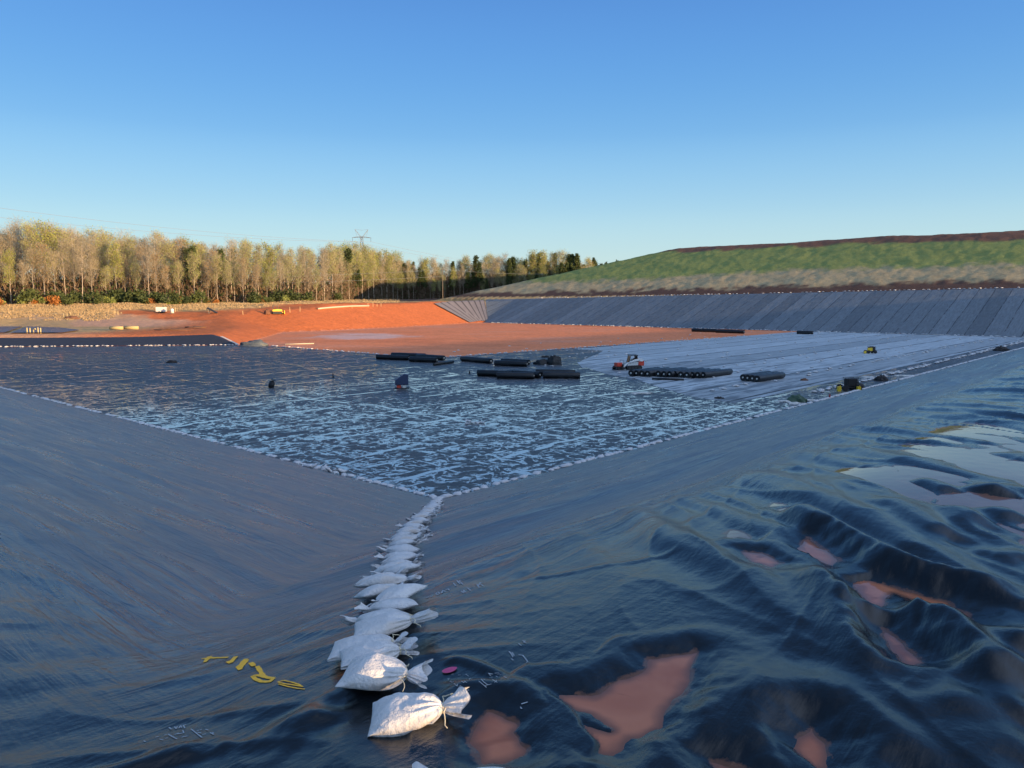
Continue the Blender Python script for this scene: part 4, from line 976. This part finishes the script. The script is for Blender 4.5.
for k, (px, hgt) in enumerate(((27.2, 1.25), (30.2, 1.2), (33.6, .95), (38.2, 1.3), (40.8, 1.2))):
    q = G(px, 333.0, 2.3); m = MB(); x, y, z = q
    pts = [(x, y, z - .3), (x, y, z + hgt)] if k != 2 else [(x, y, z - .3), (x, y, z + hgt * .8), (x + .15, y, z + hgt), (x + .45, y, z + hgt * 1.05), (x + .55, y, z + hgt * .85)]
    m.tube(pts, .13, 8)
    tag(m.build('riser_pipe', simple('yellow_pipe', (.52, .42, .18), .5) if k == 0 else bpy.data.materials['yellow_pipe'], None, True), ('yellow pipe with a bent gooseneck top, middle of the risers by the pond' if k == 2 else 'straight yellow riser pipe standing at the pond edge'), 'pipe', 'yellow riser pipes at the pond')
# stakes and lath on the cleared land
rs = random.Random(4)
STAKE = simple('pale_lath', (.62, .48, .25), .8)
for k, (px, py) in enumerate(((64, 317.5), (67.5, 318), (71, 317), (115, 314.6), (118, 315), (175.5, 312), (243, 314.8), (290, 312.6), (300, 311.8), (352, 308.6), (368, 307.4), (373, 307), (377, 306.8), (381, 306.6))):
    q = onland(px, py); m = MB(); m.tube([(0, 0, -.1), (rs.uniform(-.08, .08), 0, rs.uniform(1.2, 1.9))], [.07, .06], 5); o = m.build('survey_stake', STAKE); o.location = q; tag(o, 'thin pale survey stake in the cleared land between red bank and pond', 'stake', 'survey stakes on the cleared land')
A_ = onland(318, 309.6); B_ = onland(369, 306.6); m = MB(); n_ = 12
m.tube([tuple(A_ + (B_ - A_) * i / n_ + np.array([0, 0, .32 + float(ground_z(*[np.array([w]) for w in (A_ + (B_ - A_) * i / n_)[:2]], False)[0]) - (A_ + (B_ - A_) * i / n_)[2]])) for i in range(n_ + 1)], .30, 8)
tag(m.build('pipe', simple('pale_pipe', (.48, .42, .30), .6), None, True), 'long pale pipe lying along the top of the red bank', 'pipe')
A_ = G(285, 344.8); B_ = G(314, 344.0); m = MB(); m.tube([A_ + [0, 0, .12], B_ + [0, 0, .12]], .12, 8); tag(m.build('pipe', bpy.data.materials['pale_pipe'], None, True), 'thin pale pipe lying on the red floor beside the tarp pile', 'pipe')
# ------------------------------------------------------------------ woods
def leaf_mat(name, col, var=.35, trans=.35):
    t = NT(name); oi = t.n('ShaderNodeObjectInfo'); n = t.noise(t.coord(), .45, 3)
    c = t.mix(n, tuple(k * (1 - var) for k in col), tuple(k * (1 + var) for k in col)); c = t.mul(c, t.mix(oi.outputs['Random'], (.72, .74, .80), (1.22, 1.15, 1.05)))
    t.set(Base_Color=c, Roughness=.7); t.b.inputs['Specular IOR Level'].default_value = .2
    tr = t.n('ShaderNodeBsdfTranslucent'); t.l(c, tr.inputs[0]); mx = t.n('ShaderNodeMixShader'); mx.inputs[0].default_value = trans
    t.l(t.b.outputs[0], mx.inputs[1]); t.l(tr.outputs[0], mx.inputs[2]); t.l(mx.outputs[0], t.out.inputs[0]); return t.m
TRUNKS = {'pale': simple('pale_bark', (.42, .35, .27), .9, scale=1.5), 'grey': simple('grey_bark', (.30, .26, .21), .9, scale=1.5), 'dark': simple('pine_bark', (.16, .10, .07), .9, scale=1.5)}
LEAF = {'twig': leaf_mat('twigs', (.33, .295, .205), .3, .15), 'bud': leaf_mat('spring_buds', (.41, .46, .13)), 'green': leaf_mat('young_leaves', (.30, .34, .08)), 'bronze': leaf_mat('bronze_leaves', (.40, .27, .13)),
        'pine': leaf_mat('pine_needles', (.060, .085, .030), .4, .15), 'bush': leaf_mat('evergreen_leaves', (.075, .10, .035), .4, .2), 'rust': leaf_mat('rust_leaves', (.42, .19, .06))}
def quads(cen, size, rng, up=0.0):
    n = len(cen); a = rng.normal(size=(n, 3)); a[:, 2] += up; a /= np.linalg.norm(a, axis=1)[:, None]
    b = np.cross(a, rng.normal(size=(n, 3))); b /= np.linalg.norm(b, axis=1)[:, None]
    s = (size * rng.uniform(.6, 1.4, n))[:, None]
    return np.stack([cen - a * s, cen + b * s * .6, cen + a * s, cen - b * s * .6], 1).reshape(-1, 3)
def blades(cen, dirs, length, width, rng):
    n = len(cen); b = np.cross(dirs, rng.normal(size=(n, 3))); b /= np.linalg.norm(b, axis=1)[:, None] + 1e-9
    l = (length * rng.uniform(.5, 1.5, n))[:, None]; w = (width * rng.uniform(.6, 1.4, n))[:, None]
    return np.stack([cen - b * w, cen + b * w, cen + dirs * l + b * w * .4, cen + dirs * l - b * w * .4], 1).reshape(-1, 3)
def cloud(name, V, mat):
    return np_mesh(name, V, np.arange(len(V)).reshape(-1, 4), mat, False)
def tree_meshes(kind, seed, H=28.0):
    r = random.Random(seed); g = np.random.default_rng(seed); tr = MB(); tips = []; mids = []
    lean = (r.gauss(0, .02), r.gauss(0, .02)); N = 9
    P = [Vector((lean[0] * H * (i / N) ** 1.5 + r.gauss(0, .12), lean[1] * H * (i / N) ** 1.5 + r.gauss(0, .12), H * i / N)) for i in range(N + 1)]; P[0].z = -.6
    r0 = .21 if kind != 'pine' else .28
    tr.tube(P, [r0 * (1 - .86 * i / N) for i in range(N + 1)], 7)
    if kind == 'pine':
        for i in range(46):
            f = .42 + .56 * (i / 46.0) + r.uniform(-.01, .01); z = f * H; q = P[min(int(f * N), N)]
            ang = r.uniform(0, 6.28); ln = (1.02 - f) * 6.2 * r.uniform(.6, 1.2) + .6
            e = Vector((q.x + ln * math.cos(ang), q.y + ln * math.sin(ang), z + ln * .18)); tr.tube([(q.x, q.y, z), e], [.06, .02], 4, False)
            for k in range(5): mids.append((Vector((q.x, q.y, z)).lerp(e, r.uniform(.45, 1.0)), Vector((0, 0, 1))))
    else:
        c0 = {'bare': .40, 'bud': .42, 'bronze': .36, 'green': .38, 'young': .30}[kind]
        for i in range(24):
            f = c0 + (.97 - c0) * (i / 24.0) + r.uniform(-.02, .02); q = P[min(int(f * N), N - 1)].lerp(P[min(int(f * N) + 1, N)], f * N % 1.0)
            ang = r.uniform(0, 6.28); ln = (1 - .72 * abs((f - c0) / (1 - c0) - .35)) * r.uniform(3.0, 5.2) * (1.15 - .45 * f); up = r.uniform(.7, 1.5)
            e1 = q + Vector((math.cos(ang) * ln * .55, math.sin(ang) * ln * .55, ln * .35 * up)); e2 = q + Vector((math.cos(ang + r.gauss(0, .2)) * ln * .9, math.sin(ang) * ln * .9, ln * .95 * up))
            tr.tube([q, e1, e2], [.11 * (1.2 - f), .07 * (1.2 - f), .02], 4, False)
            for k in range(5):
                t_ = r.uniform(.25, 1); b0 = (q.lerp(e1, t_ * 2) if t_ < .5 else e1.lerp(e2, t_ * 2 - 1)); d = Vector((r.gauss(0, 1), r.gauss(0, 1), r.uniform(.4, 1.6))).normalized(); ln2 = r.uniform(1.0, 2.2)
                tr.tube([b0, b0 + d * ln2], [.028, .012], 3, False); tips.append((b0 + d * ln2, d)); mids.append((b0 + d * ln2 * .5, d))
    def pts(src, n, spread):
        i = g.integers(0, len(src), n); c = np.array([src[k][0][:] for k in i]) + g.normal(size=(n, 3)) * spread; d = np.array([src[k][1][:] for k in i]) + g.normal(size=(n, 3)) * .55
        return c, d / np.linalg.norm(d, axis=1)[:, None]
    if kind == 'pine':
        c, d = pts(mids, 2100, .55); V = quads(c, .42, g); mat = LEAF['pine']
    else:
        c, d = pts(tips + mids, 2600, .75); V = blades(c, d, .85, .032, g); mat = LEAF['twig']
    crown = [('crown', cloud('crown', V, mat))]
    if kind in ('bud', 'bronze', 'green'):
        n = {'bud': 1300, 'bronze': 1200, 'green': 2300}[kind]; c, d = pts(tips, n, .95); crown.append(('foliage', cloud('foliage', quads(c, .20 if kind != 'green' else .25, g), LEAF[kind])))
    bark = TRUNKS['dark' if kind == 'pine' else ('pale' if seed % 3 else 'grey')]
    return tr.mesh('trunk', bark, True), crown
KINDS = {'bare': [tree_meshes('bare', 100 + i) for i in range(5)], 'bud': [tree_meshes('bud', 200 + i) for i in range(5)], 'bronze': [tree_meshes('bronze', 300 + i) for i in range(3)], 'green': [tree_meshes('green', 400 + i) for i in range(3)], 'pine': [tree_meshes('pine', 500 + i) for i in range(4)]}
def plant_tree(kind, i, loc, h, rz, label, group, wd=1.0):
    tm, cr = KINDS[kind][i % len(KINDS[kind])]
    name = 'pine_tree' if kind == 'pine' else 'bare_tree' if kind == 'bare' else 'budding_tree'
    root = empty(name, loc, rz); root.scale = (h / 28.0 * wd, h / 28.0 * wd, h / 28.0)
    link('trunk', tm, root); c = link('crown', cr[0][1], root)
    for nm, me in cr[1:]: link(nm, me, c)
    return tag(root, label, 'tree', group)
rt = random.Random(21)
FRONT = [(-140, 268), (0, 280), (100, 292), (130, 306), (150, 298), (250, 322), (320, 370), (365, 545), (400, 628), (450, 650), (500, 655), (560, 650), (625, 640)]
TOPY = [(-140, 224), (0, 225), (45, 220), (90, 229), (120, 233), (155, 229), (200, 236), (235, 238), (262, 240), (300, 246), (345, 240), (375, 243), (410, 254), (450, 257), (475, 252), (520, 249), (560, 249), (590, 252), (625, 258)]
ip = lambda T, x: float(np.interp(x, [t[0] for t in T], [t[1] for t in T]))
def kind_at(px, row):
    r = rt.random()
    if px < 150: return 'bare' if r < .46 else 'bud' if r < .84 else 'green' if r < .92 else 'bronze'
    if px < 255: return 'bare' if r < .32 else 'bud' if r < .72 else 'bronze' if r < .88 else 'green' if r < .95 else 'pine'
    if px < 340: return 'bare' if r < .36 else 'bronze' if r < .52 else 'bud' if r < .9 else 'green'
    if px < 420: return 'green' if r < .40 else 'bud' if r < .72 else 'bare' if r < .9 else 'pine'
    if px < 505: return 'bare' if r < .36 else 'bud' if r < .66 else 'green' if r < .78 else 'pine'
    if px < 560: return 'green' if r < .32 else 'pine' if r < .75 else 'bud'
    return 'pine' if r < .8 else 'bud'
WORD = {'bare': 'bare tan tree with thin twigs', 'bud': 'tree in pale yellow green bud', 'green': 'tree in fresh green leaf', 'bronze': 'tree with bronze spring foliage', 'pine': 'dark evergreen pine'}
def where(px, row):
    w = 'behind the pond' if px < 150 else 'behind the box trailer' if px < 255 else 'behind the bulldozer' if px < 340 else 'below the lattice pylon' if px < 420 else 'in the shaded gap' if px < 505 else 'beside the green hill'
    return w, ('in front' if row == 0 else 'further back')
NT_ = 0
for row in range(5):
    px = -130.0 + row * 2.1
    while px < 622:
        D = ip(FRONT, px) + row * 11 + rt.uniform(-3.5, 3.5); x = (px - 512) / 768.0 * D / 1.0
        step = 5.6 * 768 / D * (.78 if row == 0 else .74 + .10 * row)
        if not (px < 0 and row > 2) and NT_ < 298:
            gz = float(ground_z(np.array([x]), np.array([D]), False)[0]); kd = kind_at(px, row)
            top = EYE + (300 - (ip(TOPY, px) + 5 + rt.uniform(-1, 9) + (6 if row == 0 else 0) + (4 if kd in ('bronze',) else 0))) / 768.0 * D; h = max(9.0, top - gz)
            if row == 0: h *= rt.uniform(.62, 1.0)
            w, f = where(px, row)
            if px > -60 or row < 2: plant_tree(kd, rt.randrange(9), (x, D, gz), h, rt.uniform(0, 6.28), '%s %s, %s' % (WORD[kd], w, f), 'trees of the wood ' + w, rt.uniform(.75, 1.1)); NT_ += 1
        px += step * rt.uniform(.6, 1.4)
# wood beyond: one mass of trunks and crowns
def undergrowth():
    g = np.random.default_rng(9); n = 110000; px = g.uniform(-200, 625, n); D = np.array([ip(FRONT, p) for p in px]) + g.uniform(2, 110, n) ; x = (px - 512) / 768.0 * D
    gz = ground_z(x, D, False); z = gz + 15 * g.beta(1, 2.2, n) * np.where(px < 345, 1, 1.3); c = np.stack([x, D, z], -1)
    d = g.normal(size=(n, 3)) * .5 + np.array([0, 0, 1.0]); d /= np.linalg.norm(d, axis=1)[:, None]
    n2 = 60000; px = g.uniform(335, 575, n2); D = np.array([ip(FRONT, p) for p in px]) + g.uniform(2, 60, n2); x = (px - 512) / 768.0 * D
    c2 = np.stack([x, D, ground_z(x, D, False) + 22 * g.beta(1, 1.8, n2)], -1); d2 = g.normal(size=(n2, 3)) * .5 + np.array([0, 0, 1.0]); d2 /= np.linalg.norm(d2, axis=1)[:, None]
    c = np.concatenate([c, c2]); d = np.concatenate([d, d2]); n += n2
    k = g.random(n); root = empty('undergrowth'); tag(root, 'tangled brown and green undergrowth filling the wood between the trunks', 'undergrowth', None, 'stuff')
    link('twig_mass', cloud('twig_mass', blades(c[k < .72], d[k < .72], 2.0, .20, g), leaf_mat('brush', (.15, .105, .065), .4, .1)), root)
    link('leaf_mass', cloud('leaf_mass', quads(c[k > .72], .55, g), LEAF['bush']), root)
undergrowth()
def far_wood():
    g = np.random.default_rng(3); V = []; T = MB(); VP = []
    for i in range(520):
        px = g.uniform(-220, 640); D = ip(FRONT, px) + g.uniform(52, 120); x = (px - 512) / 768.0 * D; gz = float(ground_z(np.array([x]), np.array([D]), False)[0])
        h = max(8, EYE + (300 - (ip(TOPY, px) + 6 + g.uniform(2, 14))) / 768.0 * D - gz); w = 3.2
        T.tube([(x, D, gz - .5), (x + g.normal() * .4, D, gz + h * .9)], [.3, .06], 4, False)
        n = 170; c = np.stack([x + g.normal(size=n) * w * .5, D + g.normal(size=n) * w * .5, gz + h * np.clip(g.beta(3, 1.6, n), .2, 1)], -1)
        d = g.normal(size=(n, 3)) * .6 + np.array([0, 0, .9]); d /= np.linalg.norm(d, axis=1)[:, None]
        if px > 430 and g.random() < .7 or g.random() < .12: VP.append(quads(c, .55, g))
        else: V.append(blades(c, d, 1.5, .09, g))
    root = empty('distant_wood', (0, 330, 0)); root.matrix_world = Matrix.Identity(4)
    tag(root, 'mass of bare and evergreen trees far behind the edge of the wood', 'wood', None, 'stuff')
    link('twig_mass', cloud('twig_mass', np.concatenate(V), LEAF['twig']), root); link('needle_mass', cloud('needle_mass', np.concatenate(VP), LEAF['pine']), root); T.build('trunk_mass', TRUNKS['grey'], root)
far_wood()
# dry grass on the cleared land
def dry_grass():
    g = np.random.default_rng(13); n = 120000; px = g.uniform(-60, 400, n); D = g.uniform(0, 1, n); D = np.where(px < 300, 236, 300) + D * (np.array([ip(FRONT, p) for p in px]) + 12 - np.where(px < 300, 236, 300)); x = (px - 512) / 768.0 * D
    a, b = ab(x, D); ok = (sdpoly(x, D, PIT) > 40) & (fbm(x / 9, D / 7, 411) + .5 * fbm(x / 2, D / 2, 412) > -.35 + 1.6 * sst(110, 135, px) * sst(330, 300, px) * sst(268, 258, D) + .5 * sst(246, 236, D)); x, D = x[ok], D[ok]
    z = ground_z(x, D, False) - .05; c = np.stack([x, D, z], -1); d = g.normal(size=c.shape) * .3 + np.array([0, 0, 1.0]); d /= np.linalg.norm(d, axis=1)[:, None]
    tag(link('dry_grass', cloud('dry_grass', blades(c, d, .38, .09, g), leaf_mat('straw_grass', (.52, .38, .20), .3, .2))), 'dry tan grass over the cleared land in front of the wood', 'grass', None, 'stuff')
dry_grass()
# shrubs under the wood
def shrub_mesh(seed, mat, n=620):
    g = np.random.default_rng(seed); k = g.integers(4, 7); cen = np.stack([g.normal(size=k) * .8, g.normal(size=k) * .8, g.uniform(.7, 2.2, k)], -1)
    i = g.integers(0, k, n); c = cen[i] + g.normal(size=(n, 3)) * np.array([.55, .55, .5]); c[:, 2] = np.abs(c[:, 2]); return cloud('foliage', quads(c, .24, g), mat)
SH = {k: [shrub_mesh(700 + i + j * 10, LEAF[k]) for i in range(3)] for j, k in enumerate(('bush', 'rust', 'bud'))}
def stem_mesh():
    m = MB()
    for k in range(5): m.tube([(0, 0, -.2), (.5 * math.cos(k * 1.3), .5 * math.sin(k * 1.3), 1.0), (.9 * math.cos(k * 1.3), .9 * math.sin(k * 1.3), 1.9)], [.06, .04, .02], 4, False)
    return m.mesh('stem', TRUNKS['grey'])
STEM = stem_mesh()
for k in range(78):
    px = rt.uniform(-20, 345) if k > 46 else rt.uniform(30, 190) if k > 14 else rt.uniform(255, 310)
    kd = rt.choice(['bush', 'bush', 'bush', 'bush', 'rust', 'bud']) if 40 < px < 200 or 255 < px < 305 else rt.choice(['rust', 'rust', 'bud', 'bush'])
    D = ip(FRONT, px) - rt.uniform(1, 9); x = (px - 512) / 768.0 * D; gz = float(ground_z(np.array([x]), np.array([D]), False)[0])
    root = empty('shrub', (x, D, gz), rt.uniform(0, 6)); s_ = rt.uniform(.7, 2.0) if kd == 'bush' else rt.uniform(.5, 1.3); root.scale = (s_ * 1.1, s_ * 1.1, s_)
    link('foliage', rt.choice(SH[kd]), root); link('stem', STEM, root)
    wd = {'bush': 'dark evergreen shrub', 'rust': 'rust coloured leafy shrub', 'bud': 'yellow green budding shrub'}[kd]
    tag(root, wd + ' at the foot of the wood ' + where(px, 0)[0], 'shrub', 'shrubs at the foot of the wood')

# ------------------------------------------------------------------ pylon, poles and wires
def pylon(x, y, z0, H, label):
    root = empty('lattice_pylon', (x, y, z0), .25); tag(root, label, 'pylon')
    m = MB(); b = H * .075; wa = H * .012; zc = [0, .16, .31, .45, .58, .70, .80, .89]
    wid = lambda f: b * (1 - f) + wa * f if f < .8 else wa * 1.6
    r = .16
    cor = lambda f: [Vector((sx * wid(f), sy * wid(f), f * H)) for sx, sy in ((-1, -1), (1, -1), (1, 1), (-1, 1))]
    for i in range(len(zc) - 1):
        A_, B_ = cor(zc[i]), cor(zc[i + 1])
        for k in range(4):
            m.tube([A_[k], B_[k]], r, 4, False); m.tube([A_[k], B_[(k + 1) % 4]], r * .6, 4, False); m.tube([A_[(k + 1) % 4], B_[k]], r * .6, 4, False); m.tube([B_[k], B_[(k + 1) % 4]], r * .6, 4, False)
    m.build('tower', STEEL, root)
    m = MB(); w2 = H * .135; z1 = .885 * H
    for sy in (-.5, .5):
        m.tube([(-w2, 0, z1), (0, sy, z1 + 1.1), (w2, 0, z1)], r * .8, 4, False); m.tube([(-w2, 0, z1), (w2, 0, z1)], r * .8, 4, False)
        for k in range(-3, 4): m.tube([(k * w2 / 4, 0, z1), ((k + .5) * w2 / 4, sy, z1 + .8 * (1 - abs(k + .5) / 4))], r * .5, 4, False)
    m.build('cross_arm', STEEL, root)
    m = MB()
    for sx in (-1, 1):
        m.tube([(sx * .8, 0, z1), (sx * w2 * .68, 0, H)], r * .8, 4, False); m.tube([(sx * .3, 0, z1 + .5), (sx * w2 * .68, 0, H)], r * .6, 4, False); m.tube([(sx * w2 * .45, 0, z1), (sx * w2 * .68, 0, H)], r * .6, 4, False); m.tube([(sx * w2 * .68, 0, H), (sx * w2 * .35, 0, H - .2), (0, 0, H - .6)], r * .5, 4, False)
    m.build('peak', STEEL, root)
    for sx in (-1, 0, 1):
        m = MB(); m.tube([(sx * w2 * .96, 0, z1), (sx * w2 * .96, 0, z1 - 3.2)], .13, 6); m.build('insulator', DARKM, root)
    c, s_ = math.cos(.25), math.sin(.25)
    return [np.array([x + sx * w2 * .96 * c, y + sx * w2 * .96 * s_, z0 + z1 - 3.2]) for sx in (-1, 0, 1)]
Dp = 640.0; pp = AT(361.5, 229.5, Dp); gz = float(ground_z(np.array([pp[0]]), np.array([Dp]), False)[0]); 
arms = pylon(pp[0], Dp, gz, pp[2] - gz, 'steel lattice pylon rising above the trees')
WIRE = simple('aluminium_wire', (.42, .44, .46), .4, .5)
def wires(ends, sag, rad, name, label, cat='power line'):
    root = empty(name, ends[0][0]); tag(root, label, cat)
    o0 = Vector(ends[0][0])
    for a_, b_ in ends:
        m = MB(); m.tube([tuple(np.array(a_) + (np.array(b_) - np.array(a_)) * t - np.array([0, 0, 4 * sag * t * (1 - t)]) - np.array(o0)) for t in np.linspace(0, 1, 26)], rad, 4, False); m.build('wire', WIRE, root)
wires([(AT(-330, 158, 330), arms[0]), (AT(-280, 183, 330), arms[2])], 6, .07, 'power_line', 'thin high wires running from the pylon to the upper left')
wires([(arms[0], AT(640, 286, 900)), (arms[2], AT(655, 286, 900))], 5, .07, 'power_line', 'thin high wires running from the pylon down to the right')
pole_top = []
for px, py, D, l in ((442.5, 268.0, 415, 'wooden utility pole in the shaded trees before the hill'), (542.5, 273.0, 470, 'wooden utility pole standing at the left foot of the green hill')):
    p = AT(px, py, D); gz = float(ground_z(np.array([p[0]]), np.array([D]), False)[0]); root = empty('utility_pole', (p[0], p[1], gz)); tag(root, l, 'pole'); m = MB(); h = p[2] - gz
    m.tube([(0, 0, -.5), (0, 0, h)], [.14, .09], 8); m.build('pole', WOOD, root); m = MB(); m.box((0, 0, h - .5), (1.9, .10, .12)); m.build('cross_arm', WOOD, root); pole_top.append(p)
w0 = AT(-170, 283, 262); w1 = AT(-170, 289.5, 262)
wires([(w0, pole_top[0] - [0, 0, 1.0]), (w1, pole_top[0] - [0, 0, 4.5])], 1.6, .03, 'utility_line', 'pair of low pale wires strung across the front of the wood')
wires([(pole_top[0] - [0, 0, .6], pole_top[1] - [0, 0, .6])], .8, .03, 'utility_line', 'single wire between the two wooden poles before the hill')

# ------------------------------------------------------------------ paint and crayon marks on the liner
def marks(name, strokes, width, mat, label):
    m = MB()
    for st in strokes:
        P = []
        for (a, b), (c, d) in zip(st[:-1], st[1:]):
            n = max(2, int(math.hypot(c - a, d - b) / 1.6))
            for i in range(n): P.append((a + (c - a) * i / n, b + (d - b) * i / n))
        P.append(st[-1]); W = [LZ(px, py, lift=.0025) for px, py in P]
        vs = []
        for i, q in enumerate(W):
            t = W[min(i + 1, len(W) - 1)] - W[max(i - 1, 0)]; t = t / (np.linalg.norm(t) + 1e-9); nn = np.array([-t[1], t[0], 0]); k = width * (.75 + .4 * _h(np.array([i]), np.array([len(P)]), 5)[0])
            for sg in (-1, 1):
                e = q + nn * k * sg; e[2] = float(liner_z(np.array([e[0]]), np.array([e[1]]))[0]) + .0025; vs.append(e)
        m.add(vs, [(2 * i, 2 * i + 1, 2 * i + 3, 2 * i + 2) for i in range(len(W) - 1)])
    tag(m.build(name, mat, None, True), label, kind='structure')
def Z(o, s, sts): return [[(o[0] + x / s, o[1] + y / s) for x, y in st] for st in sts]
YP = simple('yellow_spray', (.95, .50, .03), .7, scale=40, var=.3); WP = simple('white_crayon', (.60, .62, .62), .8, scale=60, var=.3); PP = simple('pink_paint', (.62, .07, .20), .6)
WPF = simple('faint_crayon', (.34, .38, .41), .8, scale=60, var=.3)
marks('yellow_lettering', Z((190, 645), 7.877, [[(155, 92), (115, 138)], [(92, 112), (175, 100)], [(150, 105), (300, 100)], [(362, 92), (318, 140)], [(292, 132), (322, 144)], [(450, 118), (392, 190)], [(440, 112), (382, 176)], [(372, 172), (398, 196)], [(478, 140), (505, 168)], [(530, 170), (552, 205), (575, 248)], [(662, 262), (625, 292), (560, 290), (510, 268), (496, 248), (520, 240), (575, 250), (625, 262), (664, 262)]]), .013, YP, 'yellow spray paint lettering on the liner left of the sandbags')
marks('faint_yellow_lettering', Z((190, 645), 7.877, [[(690, 292), (740, 282), (800, 295), (860, 315), (888, 332)], [(888, 332), (820, 318), (745, 308), (695, 296)], [(698, 310), (780, 332), (850, 345), (905, 350)]]), .005, YP, 'faint yellow paint loop at the right end of the yellow lettering')
marks('white_lettering', Z((430, 640), 10.24, [[(500, 425), (578, 490)], [(522, 402), (560, 445)], [(540, 405), (565, 410)], [(545, 432), (590, 462)], [(565, 470), (630, 455)], [(595, 345), (645, 355)], [(605, 352), (622, 372)], [(660, 345), (705, 340)], [(690, 355), (715, 352)], [(675, 375), (695, 385)], [(715, 365), (730, 355)], [(755, 378), (785, 392)], [(765, 390), (780, 380)], [(600, 392), (640, 385)], [(640, 410), (690, 440)], [(660, 440), (685, 415)], [(720, 405), (745, 402)]]), .0011, WP, 'white handwritten numerals on the black liner between sandbag and red puddle')
marks('white_lettering', Z((430, 640), 10.24, [[(175, 405), (200, 395), (185, 415)], [(200, 430), (245, 425), (225, 440), (205, 425)], [(245, 450), (275, 475)], [(285, 455), (275, 480)], [(295, 480), (320, 470)], [(310, 500), (345, 512)], [(325, 510), (335, 490)], [(350, 520), (375, 505), (398, 518), (375, 532), (350, 520)], [(215, 358), (245, 352)], [(285, 365), (312, 362)], [(365, 355), (395, 375)], [(395, 400), (430, 405)], [(400, 412), (415, 392)], [(320, 425), (345, 440)], [(350, 425), (375, 440)], [(340, 445), (362, 428)]]), .0010, WP, 'white handwritten letters below the pink paint spot')
marks('white_lettering', Z((400, 560), 7.314, [[(190, 280), (215, 272)], [(225, 272), (240, 262)], [(262, 248), (275, 235), (290, 245), (278, 258), (262, 248)], [(305, 245), (318, 218), (330, 235)], [(335, 220), (350, 212), (362, 225)], [(390, 170), (408, 192)], [(415, 152), (440, 178)], [(440, 150), (425, 168)], [(440, 160), (460, 182)], [(445, 228), (470, 245)], [(462, 220), (480, 238)], [(452, 240), (472, 228)], [(492, 205), (515, 225)], [(562, 180), (580, 205)], [(590, 165), (572, 190)], [(590, 180), (612, 195)], [(345, 268), (372, 265)]]), .005, WPF, 'pale handwritten letters on the slope right of the sandbag row')
marks('white_lettering', Z((130, 715), 10.24, [[(400, 130), (420, 150), (440, 145)], [(455, 125), (475, 148), (485, 120)], [(500, 140), (520, 110), (530, 135)], [(540, 112), (578, 98)], [(545, 108), (562, 140)], [(540, 160), (552, 190)], [(455, 205), (500, 190)], [(480, 200), (550, 188)], [(530, 232), (595, 218)], [(625, 148), (735, 235)], [(685, 168), (705, 160)], [(715, 160), (732, 152)], [(690, 180), (730, 190)], [(740, 205), (780, 198)], [(770, 150), (800, 160)], [(820, 185), (860, 205)], [(840, 182), (858, 190)], [(260, 232), (295, 225)], [(300, 250), (340, 262)], [(350, 212), (380, 205)], [(390, 200), (430, 225), (480, 250)], [(140, 268), (160, 278)], [(355, 245), (385, 238)]]), .0028, WPF, 'faint white handwriting on the liner at the lower left')
marks('white_lettering', Z((430, 640), 10.24, [[(905, 40), (935, 62)], [(945, 5), (980, 35)], [(975, 10), (958, 30)], [(810, 120), (835, 150), (850, 180)], [(840, 130), (862, 165)], [(830, 195), (855, 212)], [(905, 155), (950, 160), (1000, 225), (985, 235)], [(925, 690), (940, 710)], [(935, 660), (1000, 640)]]), .003, WPF, 'faint white scribble on the liner above the red puddle')
def spot():
    m = MB(); c = LZ(449.5, 671.0); n = 28; vs = []
    for i in range(n):
        q = 2 * math.pi * i / n; x = c[0] + .036 * math.cos(q) * (1 + .08 * math.sin(3 * q)); y = c[1] + .030 * math.sin(q) + .012 * math.cos(q); vs.append((x, y, float(liner_z(np.array([x]), np.array([y]))[0]) + .006))
    vs.append((c[0], c[1], c[2] + .006)); m.add(vs, [(i, (i + 1) % n, n) for i in range(n)]); tag(m.build('pink_mark', PP, None, True), 'pink paint spot on the black liner right of the sunlit sandbags', kind='structure')
spot()
